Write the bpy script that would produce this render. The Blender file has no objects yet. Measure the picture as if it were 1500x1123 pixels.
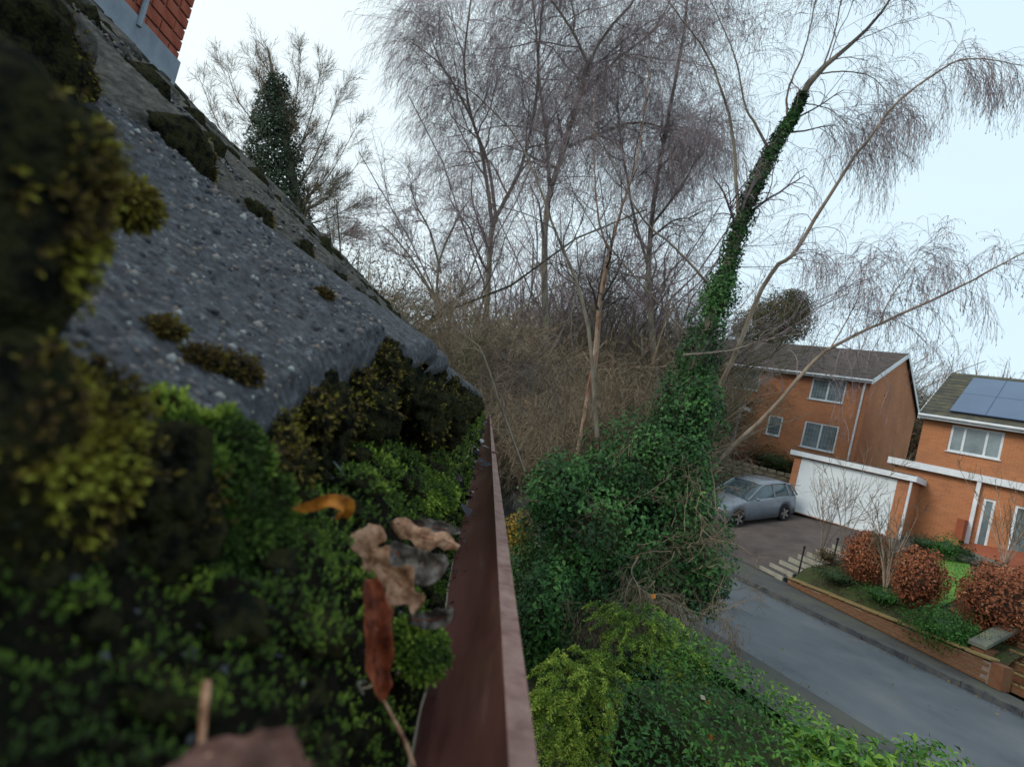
import bpy, bmesh, math, random
import numpy as np
from mathutils import Vector
random.seed(7); rng = np.random.default_rng(7)
S = bpy.context.scene; COL = S.collection
# ------------------------------------------------------------------ camera
F, CX, CY = 820.0, 750.0, 561.5
RR = np.array([[0.96732464, -0.25159358, -0.03136417], [-0.04140286, -0.03470534, -0.9985396], [0.25013765, 0.96721053, -0.04398802]])
CAM = np.array([0, 0, 3.0])
cam = bpy.data.cameras.new('camera'); co = bpy.data.objects.new('camera', cam); COL.objects.link(co)
from mathutils import Matrix
M4 = Matrix([[*RR[0], 0], [*RR[1], 0], [*(-(-RR[2])), 3.0], [0, 0, 0, 1]])
co.matrix_world = M4
cam.sensor_width = 36; cam.lens = F / 1500 * 36; cam.clip_start = 0.01; cam.clip_end = 2000
cam.dof.use_dof = True; cam.dof.focus_distance = 1.6; cam.dof.aperture_fstop = 9.5
S.camera = co
# ------------------------------------------------------------------ sky and sun
W = bpy.data.worlds.new('World'); S.world = W; W.use_nodes = True
nt = W.node_tree; N = nt.nodes; L = nt.links; bg = N['Background']
sky = N.new('ShaderNodeTexSky'); sky.sky_type = 'NISHITA'; sky.sun_disc = False
SUN_EL, SUN_AZ = math.radians(33), math.radians(-112)      # azimuth from +Y towards +X
sky.sun_elevation = SUN_EL; sky.sun_rotation = SUN_AZ; sky.air_density = 1.0; sky.dust_density = 2.0
tc = N.new('ShaderNodeTexCoord'); cn = N.new('ShaderNodeTexNoise'); cn.inputs['Scale'].default_value = 1.3; cn.inputs['Detail'].default_value = 4
cr = N.new('ShaderNodeValToRGB'); cr.color_ramp.elements[0].position = .3; cr.color_ramp.elements[0].color = (7.1, 9.1, 10.4, 1)
cr.color_ramp.elements[1].position = .75; cr.color_ramp.elements[1].color = (8.0, 9.7, 10.6, 1)
mp = N.new('ShaderNodeMapping'); mp.inputs['Scale'].default_value = (1, 1, 2.5)
mx = N.new('ShaderNodeMixRGB'); mx.inputs[0].default_value = .9
L.new(tc.outputs['Generated'], mp.inputs[0]); L.new(mp.outputs[0], cn.inputs['Vector']); L.new(cn.outputs['Fac'], cr.inputs[0])
vm = N.new('ShaderNodeVectorMath'); vm.operation = 'DOT_PRODUCT'; vm.inputs[1].default_value = (-.86, .42, .28); L.new(tc.outputs['Generated'], vm.inputs[0])
mr = N.new('ShaderNodeMapRange'); mr.inputs['From Min'].default_value = .1; mr.inputs['From Max'].default_value = 1.0; L.new(vm.outputs['Value'], mr.inputs['Value'])
wm = N.new('ShaderNodeMixRGB'); wm.inputs[2].default_value = (9.9, 10.9, 11.1, 1); L.new(mr.outputs[0], wm.inputs[0]); L.new(cr.outputs[0], wm.inputs[1])   # thin bright cloud on the sun's side
L.new(sky.outputs[0], mx.inputs[1]); L.new(wm.outputs[0], mx.inputs[2]); L.new(mx.outputs[0], bg.inputs[0]); bg.inputs[1].default_value = .1
sl = bpy.data.lights.new('sun', 'SUN'); sl.energy = 1.5; sl.angle = math.radians(22); sl.color = (1, .95, .88)
so = bpy.data.objects.new('sun', sl); COL.objects.link(so)
sd = Vector((math.sin(SUN_AZ) * math.cos(SUN_EL), math.cos(SUN_AZ) * math.cos(SUN_EL), math.sin(SUN_EL)))
so.rotation_euler = sd.to_track_quat('Z', 'Y').to_euler()
S.view_settings.view_transform = 'Standard'; S.view_settings.look = 'None'; S.view_settings.gamma = 1; S.view_settings.exposure = .12
S.view_settings.use_curve_mapping = False

# ------------------------------------------------------------------ helpers
def ray(x, y): return RR @ np.array([(x - CX) / F, -(y - CY) / F, -1.0])
def at(x, y, d): return CAM + ray(x, y) * d
def onz(x, y, z): v = ray(x, y); return CAM + v * (z - 3) / v[2]
QN = np.array([.9098, .4150]); QT = np.array([-.415, .9098])
def QU(q, u, z): p = QN * q + QT * u; return np.array([p[0], p[1], z])
def hash3(i, j, k):
    h = (i * 374761393 + j * 668265263 + k * 2147483647) & 0xffffffff
    h = ((h ^ (h >> 13)) * 1274126177) & 0xffffffff
    return ((h ^ (h >> 16)) & 0xffff) / 65535.0
def vnoise(p):
    p = np.asarray(p, float) + 1000.5; i = np.floor(p).astype(np.int64); f = p - i; f = f * f * (3 - 2 * f); r = 0
    for a in (0, 1):
        for b in (0, 1):
            for c in (0, 1):
                w = (f[..., 0] if a else 1 - f[..., 0]) * (f[..., 1] if b else 1 - f[..., 1]) * (f[..., 2] if c else 1 - f[..., 2])
                r = r + w * hash3(i[..., 0] + a, i[..., 1] + b, i[..., 2] + c)
    return r
def fbm(p, o=4):
    r = 0; a = .5; p = np.asarray(p, float)
    for k in range(o): r = r + a * (vnoise(p) - .5); p = p * 2.03 + 17.1; a *= .5
    return r
MATS = {}
def mat(name, cols, scale=5, detail=4, rough=.85, bump=.0, bscale=None, attr=False, spec=.3, mapping=None, metal=0, lo=.3, hi=.7, bdist=.01, trans=0):
    m = bpy.data.materials.new(name); m.use_nodes = True; n = m.node_tree.nodes; l = m.node_tree.links
    b = n['Principled BSDF']; b.inputs['Roughness'].default_value = rough; b.inputs['Specular IOR Level'].default_value = spec; b.inputs['Metallic'].default_value = metal
    r = n.new('ShaderNodeValToRGB'); e = r.color_ramp.elements
    while len(e) < len(cols): e.new(.5)
    for k, c in enumerate(cols): e[k].position = lo + (hi - lo) * k / max(1, len(cols) - 1) if not attr else k / max(1, len(cols) - 1); e[k].color = (*c, 1)
    t = n.new('ShaderNodeTexCoord'); vec = t.outputs['Object']
    if mapping:
        mm = n.new('ShaderNodeMapping'); mm.inputs['Scale'].default_value = mapping; l.new(vec, mm.inputs[0]); vec = mm.outputs[0]
    if attr:
        a = n.new('ShaderNodeAttribute'); a.attribute_name = 'tint'; l.new(a.outputs['Fac'], r.inputs[0])
    else:
        x = n.new('ShaderNodeTexNoise'); x.inputs['Scale'].default_value = scale; x.inputs['Detail'].default_value = detail; x.inputs['Roughness'].default_value = .62
        l.new(vec, x.inputs['Vector']); l.new(x.outputs['Fac'], r.inputs[0])
    l.new(r.outputs[0], b.inputs['Base Color'])
    if bump:
        x2 = n.new('ShaderNodeTexNoise'); x2.inputs['Scale'].default_value = bscale or scale * 4; x2.inputs['Detail'].default_value = 5; l.new(vec, x2.inputs['Vector'])
        bp = n.new('ShaderNodeBump'); bp.inputs['Strength'].default_value = bump; bp.inputs['Distance'].default_value = bdist
        l.new(x2.outputs['Fac'], bp.inputs['Height']); l.new(bp.outputs[0], b.inputs['Normal'])
    if trans: b.inputs['Transmission Weight'].default_value = trans
    MATS[name] = m; return m
def g(h):  # sRGB hex -> linear
    h = h.lstrip('#'); return tuple(((int(h[i:i + 2], 16) / 255) / 12.92 if int(h[i:i + 2], 16) < 11 else ((int(h[i:i + 2], 16) / 255 + .055) / 1.055) ** 2.4) for i in (0, 2, 4))

def mesh_np(name, V, polys, m=None, parent=None, tint=None, smooth=False, mats=None, midx=None):
    """polys: (n,3) or (n,4) array or list of arrays"""
    V = np.asarray(V, np.float32).reshape(-1, 3)
    if isinstance(polys, np.ndarray): polys = [polys]
    me = bpy.data.meshes.new(name); me.vertices.add(len(V)); me.vertices.foreach_set('co', V.ravel())
    loops = np.concatenate([p.ravel() for p in polys]).astype(np.int32)
    tot = np.concatenate([np.full(len(p), p.shape[1]) for p in polys]).astype(np.int32)
    st = np.concatenate([[0], np.cumsum(tot)[:-1]]).astype(np.int32)
    me.loops.add(len(loops)); me.loops.foreach_set('vertex_index', loops)
    me.polygons.add(len(tot)); me.polygons.foreach_set('loop_start', st); me.polygons.foreach_set('loop_total', tot)
    me.polygons.foreach_set('use_smooth', np.full(len(tot), bool(smooth)))
    me.update(calc_edges=True)
    if tint is not None:
        a = me.attributes.new('tint', 'FLOAT', 'POINT'); a.data.foreach_set('value', np.asarray(tint, np.float32))
    if mats:
        for x in mats: me.materials.append(x)
        if midx is not None: me.polygons.foreach_set('material_index', np.asarray(midx, np.int32))
    elif m: me.materials.append(m)
    o = bpy.data.objects.new(name, me); COL.objects.link(o)
    if parent: o.parent = parent
    return o
def tag(o, label=None, cat=None, group=None, kind=None):
    if label: o['label'] = label
    if cat: o['category'] = cat
    if group: o['group'] = group
    if kind: o['kind'] = kind
    return o
def thing(name, label, cat, loc=(0, 0, 0), group=None):
    o = bpy.data.objects.new(name, None); COL.objects.link(o); o.location = [float(v) for v in loc]; o.empty_display_size = .1
    # parts are authored in world space: remember the offset
    return tag(o, label, cat, group)
def own(o, parent):
    """parent keeping world placement"""
    o.parent = parent
    p = parent; off = Vector((0, 0, 0))
    while p: off += p.location; p = p.parent
    o.location = -off
    return o
class MB:
    def __init__(s): s.V = []; s.Q = []; s.T = []; s.n = 0
    def add(s, V, Q=None, T=None):
        V = np.asarray(V, float).reshape(-1, 3); s.V.append(V)
        if Q is not None and len(Q): s.Q.append(np.asarray(Q) + s.n)
        if T is not None and len(T): s.T.append(np.asarray(T) + s.n)
        s.n += len(V); return s
    def box(s, o, ax, ay, az):
        """box from corner o with edge vectors"""
        o, ax, ay, az = [np.asarray(v, float) for v in (o, ax, ay, az)]
        V = [o, o + ax, o + ax + ay, o + ay, o + az, o + ax + az, o + ax + ay + az, o + ay + az]
        q = [[0, 3, 2, 1], [4, 5, 6, 7], [0, 1, 5, 4], [1, 2, 6, 5], [2, 3, 7, 6], [3, 0, 4, 7]]
        if np.dot(np.cross(ax, ay), az) < 0: q = [x[::-1] for x in q]
        return s.add(V, q)
    def quad(s, *p): return s.add(p, [[0, 1, 2, 3]])
    def tube(s, pts, rad, sides=6, cap=True):
        V, Q = tube_geo(np.asarray(pts, float)[None], np.broadcast_to(np.asarray(rad, float), (len(pts),))[None], sides)
        s.add(V, Q)
        if cap:
            k = len(pts); s.Q_cap = None
            b = s.n - len(V)
            for base, rev in ((b, True), (b + (k - 1) * sides, False)):
                for j in range(1, sides - 1):
                    t = [base, base + j, base + j + 1]; s.T.append(np.array([t[::-1] if rev else t]))
        return s
    def build(s, name, m=None, parent=None, smooth=False, tint=None):
        P = []
        if s.Q: P.append(np.concatenate(s.Q))
        if s.T: P.append(np.concatenate(s.T))
        o = mesh_np(name, np.concatenate(s.V), P, m, None, tint, smooth)
        if parent: own(o, parent)
        return o
def tube_geo(P, Rd, sides=3):
    """P (M,N,3), Rd (M,N) -> verts, quads"""
    M, n, _ = P.shape
    T = np.gradient(P, axis=1); T /= np.linalg.norm(T, axis=2, keepdims=True) + 1e-12
    ref = np.where(np.abs(T[..., 2:3]) < .9, np.array([0, 0, 1.]), np.array([1., 0, 0]))
    A = np.cross(T, ref); A /= np.linalg.norm(A, axis=2, keepdims=True) + 1e-12
    for k in range(1, n):   # keep the frame from twisting
        a = A[:, k - 1] - T[:, k] * np.sum(A[:, k - 1] * T[:, k], axis=1, keepdims=True); A[:, k] = a / (np.linalg.norm(a, axis=1, keepdims=True) + 1e-12)
    B = np.cross(T, A)
    th = np.arange(sides) / sides * 2 * np.pi
    V = P[:, :, None, :] + Rd[:, :, None, None] * (A[:, :, None, :] * np.cos(th)[None, None, :, None] + B[:, :, None, :] * np.sin(th)[None, None, :, None])
    idx = np.arange(M * n * sides).reshape(M, n, sides); nx = np.roll(idx, -1, axis=2)
    Q = np.stack([idx[:, :-1], nx[:, :-1], nx[:, 1:], idx[:, 1:]], axis=-1).reshape(-1, 4)
    return V.reshape(-1, 3), Q
def interp_path(pts, n):
    """smooth (Catmull-Rom) resample of control points"""
    P = np.asarray(pts, float); P = np.vstack([2 * P[0] - P[1], P, 2 * P[-1] - P[-2]])
    t = np.linspace(0, len(P) - 3 - 1e-6, n); i = t.astype(int); f = (t - i)[:, None]
    a, b, c, d = P[i], P[i + 1], P[i + 2], P[i + 3]
    return .5 * (2 * b + (c - a) * f + (2 * a - 5 * b + 4 * c - d) * f ** 2 + (-a + 3 * b - 3 * c + d) * f ** 3)
def grow(P, Rd, k, ln, t0=.15, t1=1.0, ang=45, grav=0., n=6, wig=.25, rr=.55, rmin=.001, lnfall=.5, up=None, bias=None, lvar=.4):
    """children of every polyline: P (M,N,3)"""
    M, NN, _ = P.shape
    t = rng.uniform(t0, t1, (M, k)); x = t * (NN - 1); i = np.minimum(x.astype(int), NN - 2); f = (x - i)[..., None]
    mi = np.arange(M)[:, None]
    st = P[mi, i] * (1 - f) + P[mi, i + 1] * f; tg = P[mi, i + 1] - P[mi, i]; tg = tg / (np.linalg.norm(tg, axis=2, keepdims=True) + 1e-9)
    r0 = (Rd[mi, i] * (1 - f[..., 0]) + Rd[mi, i + 1] * f[..., 0]) * rr
    rnd = rng.normal(size=(M, k, 3)); rnd -= tg * np.sum(rnd * tg, axis=2, keepdims=True); rnd /= np.linalg.norm(rnd, axis=2, keepdims=True) + 1e-9
    if bias is not None: rnd = rnd + np.asarray(bias); rnd /= np.linalg.norm(rnd, axis=2, keepdims=True) + 1e-9
    a = np.radians(ang) * rng.uniform(.6, 1.35, (M, k, 1)); d = tg * np.cos(a) + rnd * np.sin(a)
    Ln = ln * (1 - lnfall * t) * rng.uniform(1 - lvar, 1 + lvar, (M, k))
    if np.ndim(ln) == 0: pass
    st = st.reshape(-1, 3); d = d.reshape(-1, 3); Ln = Ln.reshape(-1); r0 = np.maximum(r0.reshape(-1), rmin)
    out = [st]; step = Ln / (n - 1); p = st
    for s in range(n - 1):
        d = d + rng.normal(size=d.shape) * wig + np.array([0, 0, grav]) * (s + 1) / n
        d /= np.linalg.norm(d, axis=1, keepdims=True) + 1e-9
        p = p + d * step[:, None]; out.append(p)
    Q = np.stack(out, axis=1); R2 = r0[:, None] * np.linspace(1, .35, n)[None]; R2 = np.maximum(R2, rmin)
    return Q, R2
class Twigs:
    def __init__(s): s.V = []; s.Q = []; s.n = 0; s.t = []
    def add(s, P, Rd, sides=3, tint=None):
        V, Q = tube_geo(P, Rd, sides); s.V.append(V); s.Q.append(Q + s.n); s.n += len(V)
        if tint is None: tint = rng.uniform(0, 1, len(P))
        s.t.append(np.repeat(tint, P.shape[1] * sides)); return s
    def build(s, name, m, parent=None, kind=None):
        o = mesh_np(name, np.concatenate(s.V), np.concatenate(s.Q), m, None, np.concatenate(s.t))
        if parent: own(o, parent)
        if kind: o['kind'] = kind
        return o
def leaf_cloud(P, Nn, size, tint=None, asp=.55, droop=0.):
    """folded diamond leaves (4 verts, 2 tris... quads) at P, roughly facing Nn"""
    m = len(P); Nn = Nn + rng.normal(size=(m, 3)) * .45; Nn /= np.linalg.norm(Nn, axis=1, keepdims=True) + 1e-9
    a = rng.normal(size=(m, 3)); a[:, 2] -= droop; a -= Nn * np.sum(a * Nn, axis=1, keepdims=True); a /= np.linalg.norm(a, axis=1, keepdims=True) + 1e-9
    b = np.cross(Nn, a); s = (size * rng.uniform(.6, 1.3, m))[:, None]
    V = np.stack([P, P + a * s * .45 + b * s * asp * .5 + Nn * s * .1, P + a * s - Nn * s * .08, P + a * s * .45 - b * s * asp * .5 + Nn * s * .1, P + a * s * .5 - Nn * s * .02], axis=1)
    base = np.arange(m)[:, None] * 5
    T = np.concatenate([base + np.array([0, 4, 1]), base + np.array([4, 2, 1]), base + np.array([0, 3, 4]), base + np.array([4, 3, 2])])
    if tint is None: tint = rng.uniform(0, 1, m)
    return V.reshape(-1, 3), T, np.repeat(tint, 5)
def blob_pts(c, rad, n, rough=.25, freq=1.3, shell=.35, seed=0., upper=False):
    """points in the shell of a lumpy ellipsoid"""
    d = rng.normal(size=(n, 3)); d /= np.linalg.norm(d, axis=1, keepdims=True)
    if upper: d[:, 2] = np.abs(d[:, 2])
    k = 1 + rough * 2.2 * fbm(d * freq * 2 + seed, 4)
    rr_ = k * (1 - shell * rng.uniform(0, 1, n) ** 1.6)
    return np.asarray(c) + d * np.asarray(rad) * rr_[:, None], d
def ico(sub=3):
    bm = bmesh.new(); bmesh.ops.create_icosphere(bm, subdivisions=sub, radius=1)
    V = np.array([v.co[:] for v in bm.verts]); T = np.array([[v.index for v in f.verts] for f in bm.faces]); bm.free(); return V, T
ICO = {k: ico(k) for k in (1, 2, 3, 4, 5)}
def lump(c, rad, sub=3, rough=.4, freq=1.5, seed=None):
    V, T = ICO[sub]; seed = rng.uniform(0, 50) if seed is None else seed
    k = 1 + rough * 2 * fbm(V * freq + seed, 4); return np.asarray(c) + V * np.asarray(rad) * k[:, None], T, V

# ------------------------------------------------------------------ materials
M = {}
M['tile'] = mat('roof_tile_concrete', [g('#232324'), g('#3d3e42'), g('#53555a'), g('#858688')], 130, 8, .8, .8, 700, bdist=.003, lo=.3, hi=.75)
M['tile2'] = mat('lichened_roof_tile', [g('#26241f'), g('#43403b'), g('#5a5751'), g('#77736b')], 90, 9, .9, .9, 500, bdist=.004, lo=.3, hi=.75)
M['pebble'] = mat('aggregate', [g('#26272c'), g('#4b4d53'), g('#5f5e60'), g('#75675e'), g('#9a9f9e')], attr=True, rough=.7)
M['soil'] = mat('gutter_dirt', [g('#0b0a09'), g('#211d17'), g('#12160e'), g('#383128')], 140, 8, .95, 1., 420, bdist=.004, spec=.03)
M['darkmoss'] = mat('dark_moss', [g('#0c0d0c'), g('#1c1e18'), g('#35331f'), g('#1d2416'), g('#4c4a3c')], 110, 8, .95, 1., 420, bdist=.005, lo=.3, hi=.8, spec=.03)
M['moss'] = mat('green_moss', [g('#19230d'), g('#334917'), g('#5a7322'), g('#9cae44')], attr=True, rough=.75)
M['mossy'] = mat('yellow_moss', [g('#17140c'), g('#4f3d18'), g('#77701f'), g('#a5aa40')], attr=True, rough=.8)
M['gutter'] = mat('brown_gutter_plastic', [g('#442722'), g('#67403a'), g('#714a42'), g('#917064')], 26, 8, .36, .35, 160, mapping=(1, .16, 1), bdist=.001, spec=.5)
M['rim'] = mat('worn_gutter_rim', [g('#654843'), g('#84675f'), g('#93796f')], 60, 6, .6, .6, 260, bdist=.001)
M['brick'] = None
def brick_mat(name, c1, c2, mortar, scale=1.0, rough=.9):
    m = bpy.data.materials.new(name); m.use_nodes = True; n = m.node_tree.nodes; l = m.node_tree.links; b = n['Principled BSDF']; b.inputs['Roughness'].default_value = rough; b.inputs['Specular IOR Level'].default_value = .15
    a = n.new('ShaderNodeAttribute'); a.attribute_name = 'wuv'
    t = n.new('ShaderNodeTexBrick'); t.inputs['Color1'].default_value = (*c1, 1); t.inputs['Color2'].default_value = (*c2, 1); t.inputs['Mortar'].default_value = (*mortar, 1)
    t.inputs['Scale'].default_value = 1; t.inputs['Brick Width'].default_value = .225 * scale; t.inputs['Row Height'].default_value = .075 * scale; t.inputs['Mortar Size'].default_value = .006 * scale; t.inputs['Mortar Smooth'].default_value = .3
    x = n.new('ShaderNodeTexNoise'); x.inputs['Scale'].default_value = .7; x.inputs['Detail'].default_value = 7; l.new(a.outputs['Vector'], x.inputs['Vector'])
    mm = n.new('ShaderNodeMixRGB'); mm.blend_type = 'MULTIPLY'; mm.inputs[0].default_value = 1
    r = n.new('ShaderNodeValToRGB'); r.color_ramp.elements[0].position = .3; r.color_ramp.elements[0].color = (.82, .81, .82, 1); r.color_ramp.elements[1].position = .7; r.color_ramp.elements[1].color = (1.1, 1.05, 1, 1)
    l.new(a.outputs['Vector'], t.inputs['Vector']); l.new(x.outputs['Fac'], r.inputs[0]); l.new(t.outputs['Color'], mm.inputs[1]); l.new(r.outputs[0], mm.inputs[2]); l.new(mm.outputs[0], b.inputs['Base Color'])
    bp = n.new('ShaderNodeBump'); bp.inputs['Strength'].default_value = .4; bp.inputs['Distance'].default_value = .01; l.new(t.outputs['Fac'], bp.inputs['Height']); bp.invert = True; l.new(bp.outputs[0], b.inputs['Normal'])
    return m
M['wallbrick'] = brick_mat('orange_brickwork', g('#ba7c56'), g('#ac704e'), g('#a89280'))
M['wallbrick2'] = brick_mat('orange_brickwork_b', g('#bc7c52'), g('#ae704a'), g('#a89280'))
M['white'] = mat('white_upvc', [g('#c8ccd0'), g('#dfe2e4')], 3, 3, .45)
M['whitedoor'] = mat('white_garage_door', [g('#d2d8dc'), g('#e2e6e8')], 1.2, 4, .5)
M['glass'] = mat('window_glass', [g('#4a5558'), g('#7f8d90')], 1.2, 3, .08, spec=.8)
M['curtain'] = mat('net_curtain', [g('#6d7674'), g('#a2aaa6')], 6, 3, .9, mapping=(3, 3, .3))
M['darkroof'] = mat('brown_roof_tiles', [g('#3e3836'), g('#544b47'), g('#61584f')], 3, 6, .9, .3, 12)
M['mossroof'] = mat('mossy_roof_tiles', [g('#3b3b36'), g('#4f4d44'), g('#5e5a48'), g('#85783a')], 2.2, 6, .95, .4, 12, lo=.3, hi=.8)
M['solar'] = mat('solar_panel_glass', [g('#44566f'), g('#4d607a')], .6, 2, .3, spec=.5)
M['alloy'] = mat('panel_edge', [g('#42536b'), g('#4b5c76')], 3, 2, .4)
M['asphalt'] = mat('wet_asphalt', [g('#3b4046'), g('#4d5359'), g('#575c61'), g('#646667')], .8, 12, .5, .5, 90, bdist=.01, spec=.5)
M['pave'] = mat('grey_pavement', [g('#3f4143'), g('#504f4c'), g('#575a4b')], 1.6, 8, .85, .3, 50)
M['drive'] = mat('brown_driveway', [g('#473f3d'), g('#574d49'), g('#625852')], 1.2, 8, .85, .3, 60)
M['kerb'] = mat('kerb_stone', [g('#33343a'), g('#4e4f50'), g('#5f5d58')], 5, 5, .85, .3)
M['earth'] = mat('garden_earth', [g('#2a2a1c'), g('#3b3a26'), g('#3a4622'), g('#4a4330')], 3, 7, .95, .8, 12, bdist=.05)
M['hill'] = mat('hill_scrub', [g('#2f3020'), g('#41402a'), g('#514a33')], .5, 7, .95, .8, 4, bdist=.2)
M['lawn'] = mat('lawn', [g('#48702a'), g('#5c8433'), g('#6c8a3a')], 6, 5, .9, .6, 60, bdist=.02)
M['patio'] = mat('terracotta_patio', [g('#8a4a33'), g('#9c5a3f')], 3, 5, .9, .3)
M['bark'] = mat('grey_bark', [g('#453f3b'), g('#6b6257'), g('#857b6c'), g('#63664c')], 6, 6, .95, .8, 30, mapping=(1, 1, .3))
M['birchbark'] = mat('pale_birch_bark', [g('#51423a'), g('#83705f'), g('#9d8c7b'), g('#b3a697')], 7, 6, .85, .6, 30, mapping=(1, 1, .35), lo=.25, hi=.72)
M['copperbark'] = mat('peeling_copper_bark', [g('#4a3a30'), g('#84614c'), g('#a5917e'), g('#9c6c55')], 9, 5, .85, .6, 30, mapping=(1, 1, .35), lo=.25, hi=.75)
M['twig'] = mat('purple_brown_twigs', [g('#5f5358'), g('#84757a'), g('#9d8b88')], attr=True, rough=.8)
M['twigdark'] = mat('dark_twigs', [g('#332f30'), g('#4a4344'), g('#5c544e')], attr=True, rough=.8)
M['twigbrown'] = mat('brown_twigs', [g('#574a40'), g('#7a6854'), g('#8e7c66'), g('#6f6a5c')], attr=True, rough=.85)
M['twigolive'] = mat('olive_twigs', [g('#403e30'), g('#5c5842'), g('#716853')], attr=True, rough=.85)
M['ivy'] = mat('ivy_leaf', [g('#1b3518'), g('#2b5024'), g('#3f6a30'), g('#6b9148')], attr=True, rough=.5, spec=.28)
M['ivyfar'] = mat('far_ivy_leaf', [g('#24301f'), g('#344530'), g('#4c5a40')], attr=True, rough=.6)
M['laurel'] = mat('hedge_leaf', [g('#1b381a'), g('#2b521e'), g('#467326'), g('#7c9c38')], attr=True, rough=.5)
M['gold'] = mat('golden_conifer', [g('#2d451a'), g('#5d7a28'), g('#93a83c'), g('#c2cc5a')], attr=True, rough=.6)
M['beech'] = mat('copper_beech_leaf', [g('#583426'), g('#824a31'), g('#9e6242'), g('#b98c68')], attr=True, rough=.75)
M['green'] = mat('garden_leaf', [g('#1f3c19'), g('#315a22'), g('#4a7a2f')], attr=True, rough=.6)
M['scrub'] = mat('scrub_leaf', [g('#2c2f1e'), g('#44442a'), g('#57502f'), g('#5a4a38')], attr=True, rough=.85)
M['scrubr'] = mat('russet_scrub_leaf', [g('#3a2a20'), g('#57402f'), g('#6b523a')], attr=True, rough=.85)
M['ever'] = mat('evergreen_leaf', [g('#1d2a1a'), g('#2e3c25'), g('#3f4d2c')], attr=True, rough=.8)
M['yellow'] = mat('yellow_leaf', [g('#5a4d1c'), g('#8a7428'), g('#a88a30')], attr=True, rough=.8)
M['redleaf'] = mat('red_leaf', [g('#7c1518'), g('#b01f22'), g('#c9382c')], attr=True, rough=.6)
M['carpaint'] = mat('blue_grey_car_paint', [g('#6f767f'), g('#7e858e')], 2, 2, .25, spec=.6, metal=.2)
M['carglass'] = mat('car_glass', [g('#27333a'), g('#3d5258')], 2, 2, .05, spec=.9)
M['rubber'] = mat('tyre_rubber', [g('#1c1c1e'), g('#26262a')], 8, 3, .8)
M['rimm'] = mat('wheel_alloy', [g('#8f8c84'), g('#a8a59c')], 4, 2, .35, metal=.6)
M['lamp'] = mat('headlamp', [g('#b8c4cc'), g('#dfe6ea')], 4, 2, .1, spec=.8)
M['stone'] = mat('rock_stone', [g('#4a4c48'), g('#66685f'), g('#75775f')], 3, 6, .9, .8, 10, bdist=.03)
M['lead'] = mat('lead_flashing', [g('#7a8490'), g('#96a0ab')], 8, 4, .6, .2)
M['chbrick'] = mat('chimney_brick', [g('#7f4032'), g('#9c5240'), g('#a8604a')], 8, 5, .9, .6, 60, bdist=.004)
M['mortar'] = mat('mortar', [g('#7c6a5e'), g('#8f8074')], 20, 4, .95)
M['gbrick'] = mat('garden_brick', [g('#5a3a2a'), g('#7a5038'), g('#6b5a40')], 6, 5, .9, .6, 50, bdist=.004)
M['coping'] = mat('weathered_coping', [g('#6d5636'), g('#87704a'), g('#6b6a42')], 5, 5, .9, .5)
M['sleeper'] = mat('pale_step_edge', [g('#8f8a7c'), g('#a5a092')], 6, 4, .85, .3)
M['black'] = mat('black_paint', [g('#15161a'), g('#1e2024')], 8, 2, .5)
M['leafO'] = mat('orange_dry_leaf', [g('#5e3410'), g('#b06a1e'), g('#cf8a30')], 150, 8, .6, .5, 300, bdist=.001)
M['leafP'] = mat('pale_brown_dry_leaf', [g('#3c261a'), g('#7a543c'), g('#a07a5f'), g('#b8957a')], 150, 9, .6, .5, 300, bdist=.001)
M['leafR'] = mat('red_brown_dry_leaf', [g('#33140c'), g('#6e3018'), g('#8f4a28')], 150, 9, .6, .5, 300, bdist=.001)
M['leafD'] = mat('dim_brown_leaf', [g('#3a2620'), g('#5e4038'), g('#7c5a50')], 90, 6, .7, .5, 300, bdist=.001)
M['leafG'] = mat('silver_dead_leaf', [g('#24201e'), g('#4a423c'), g('#7a7269')], 140, 9, .45, .5, 300, bdist=.001)
M['straw'] = mat('dry_stalk', [g('#8f8474'), g('#a89c8a')], 60, 3, .7)
M['web'] = mat('cobweb_silk', [g('#5f6c6a'), g('#7d8a86')], 60, 3, .6)
M['fence'] = mat('pale_stone_wall', [g('#6b6150'), g('#8a7f6b'), g('#97907c')], 5, 6, .9, .8, 14, bdist=.05)

# ================================================================== the roof, gutter and what grows on it
PN = np.array([.5225, 0, .8526]); SD = np.array([-.8526, 0, .5225]); CH = .070
def roofp(s, y, h):
    s, y, h = np.broadcast_arrays(*[np.asarray(v, float) for v in (s, y, h)])
    return CAM + s[..., None] * SD + y[..., None] * np.array([0, 1., 0]) + (h[..., None] - CH) * PN
def sstep(a, b, x): t = np.clip((x - a) / (b - a), 0, 1); return t * t * (3 - 2 * t)
PER, AMP = .205, .040
def prof(y, off): f = ((y - off) / PER) % 1.0; return AMP * sstep(.15, .72, f) * (1 - sstep(.9, 1.0, f))
S0, GA, TL = .09, .345, .40
def grain(s, y, k):
    p = np.stack([s * 1, y * 1, np.zeros_like(s) + k], -1)
    return .006 * fbm(p * 14, 3) + .0060 * fbm(p * 110, 3) + .0042 * fbm(p * 300 + 9, 3)
roof = thing('tiled_roof', 'mossy dark grey concrete tiled roof sloping up beside the gutter', 'roof', (0, 0, 3))
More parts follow.
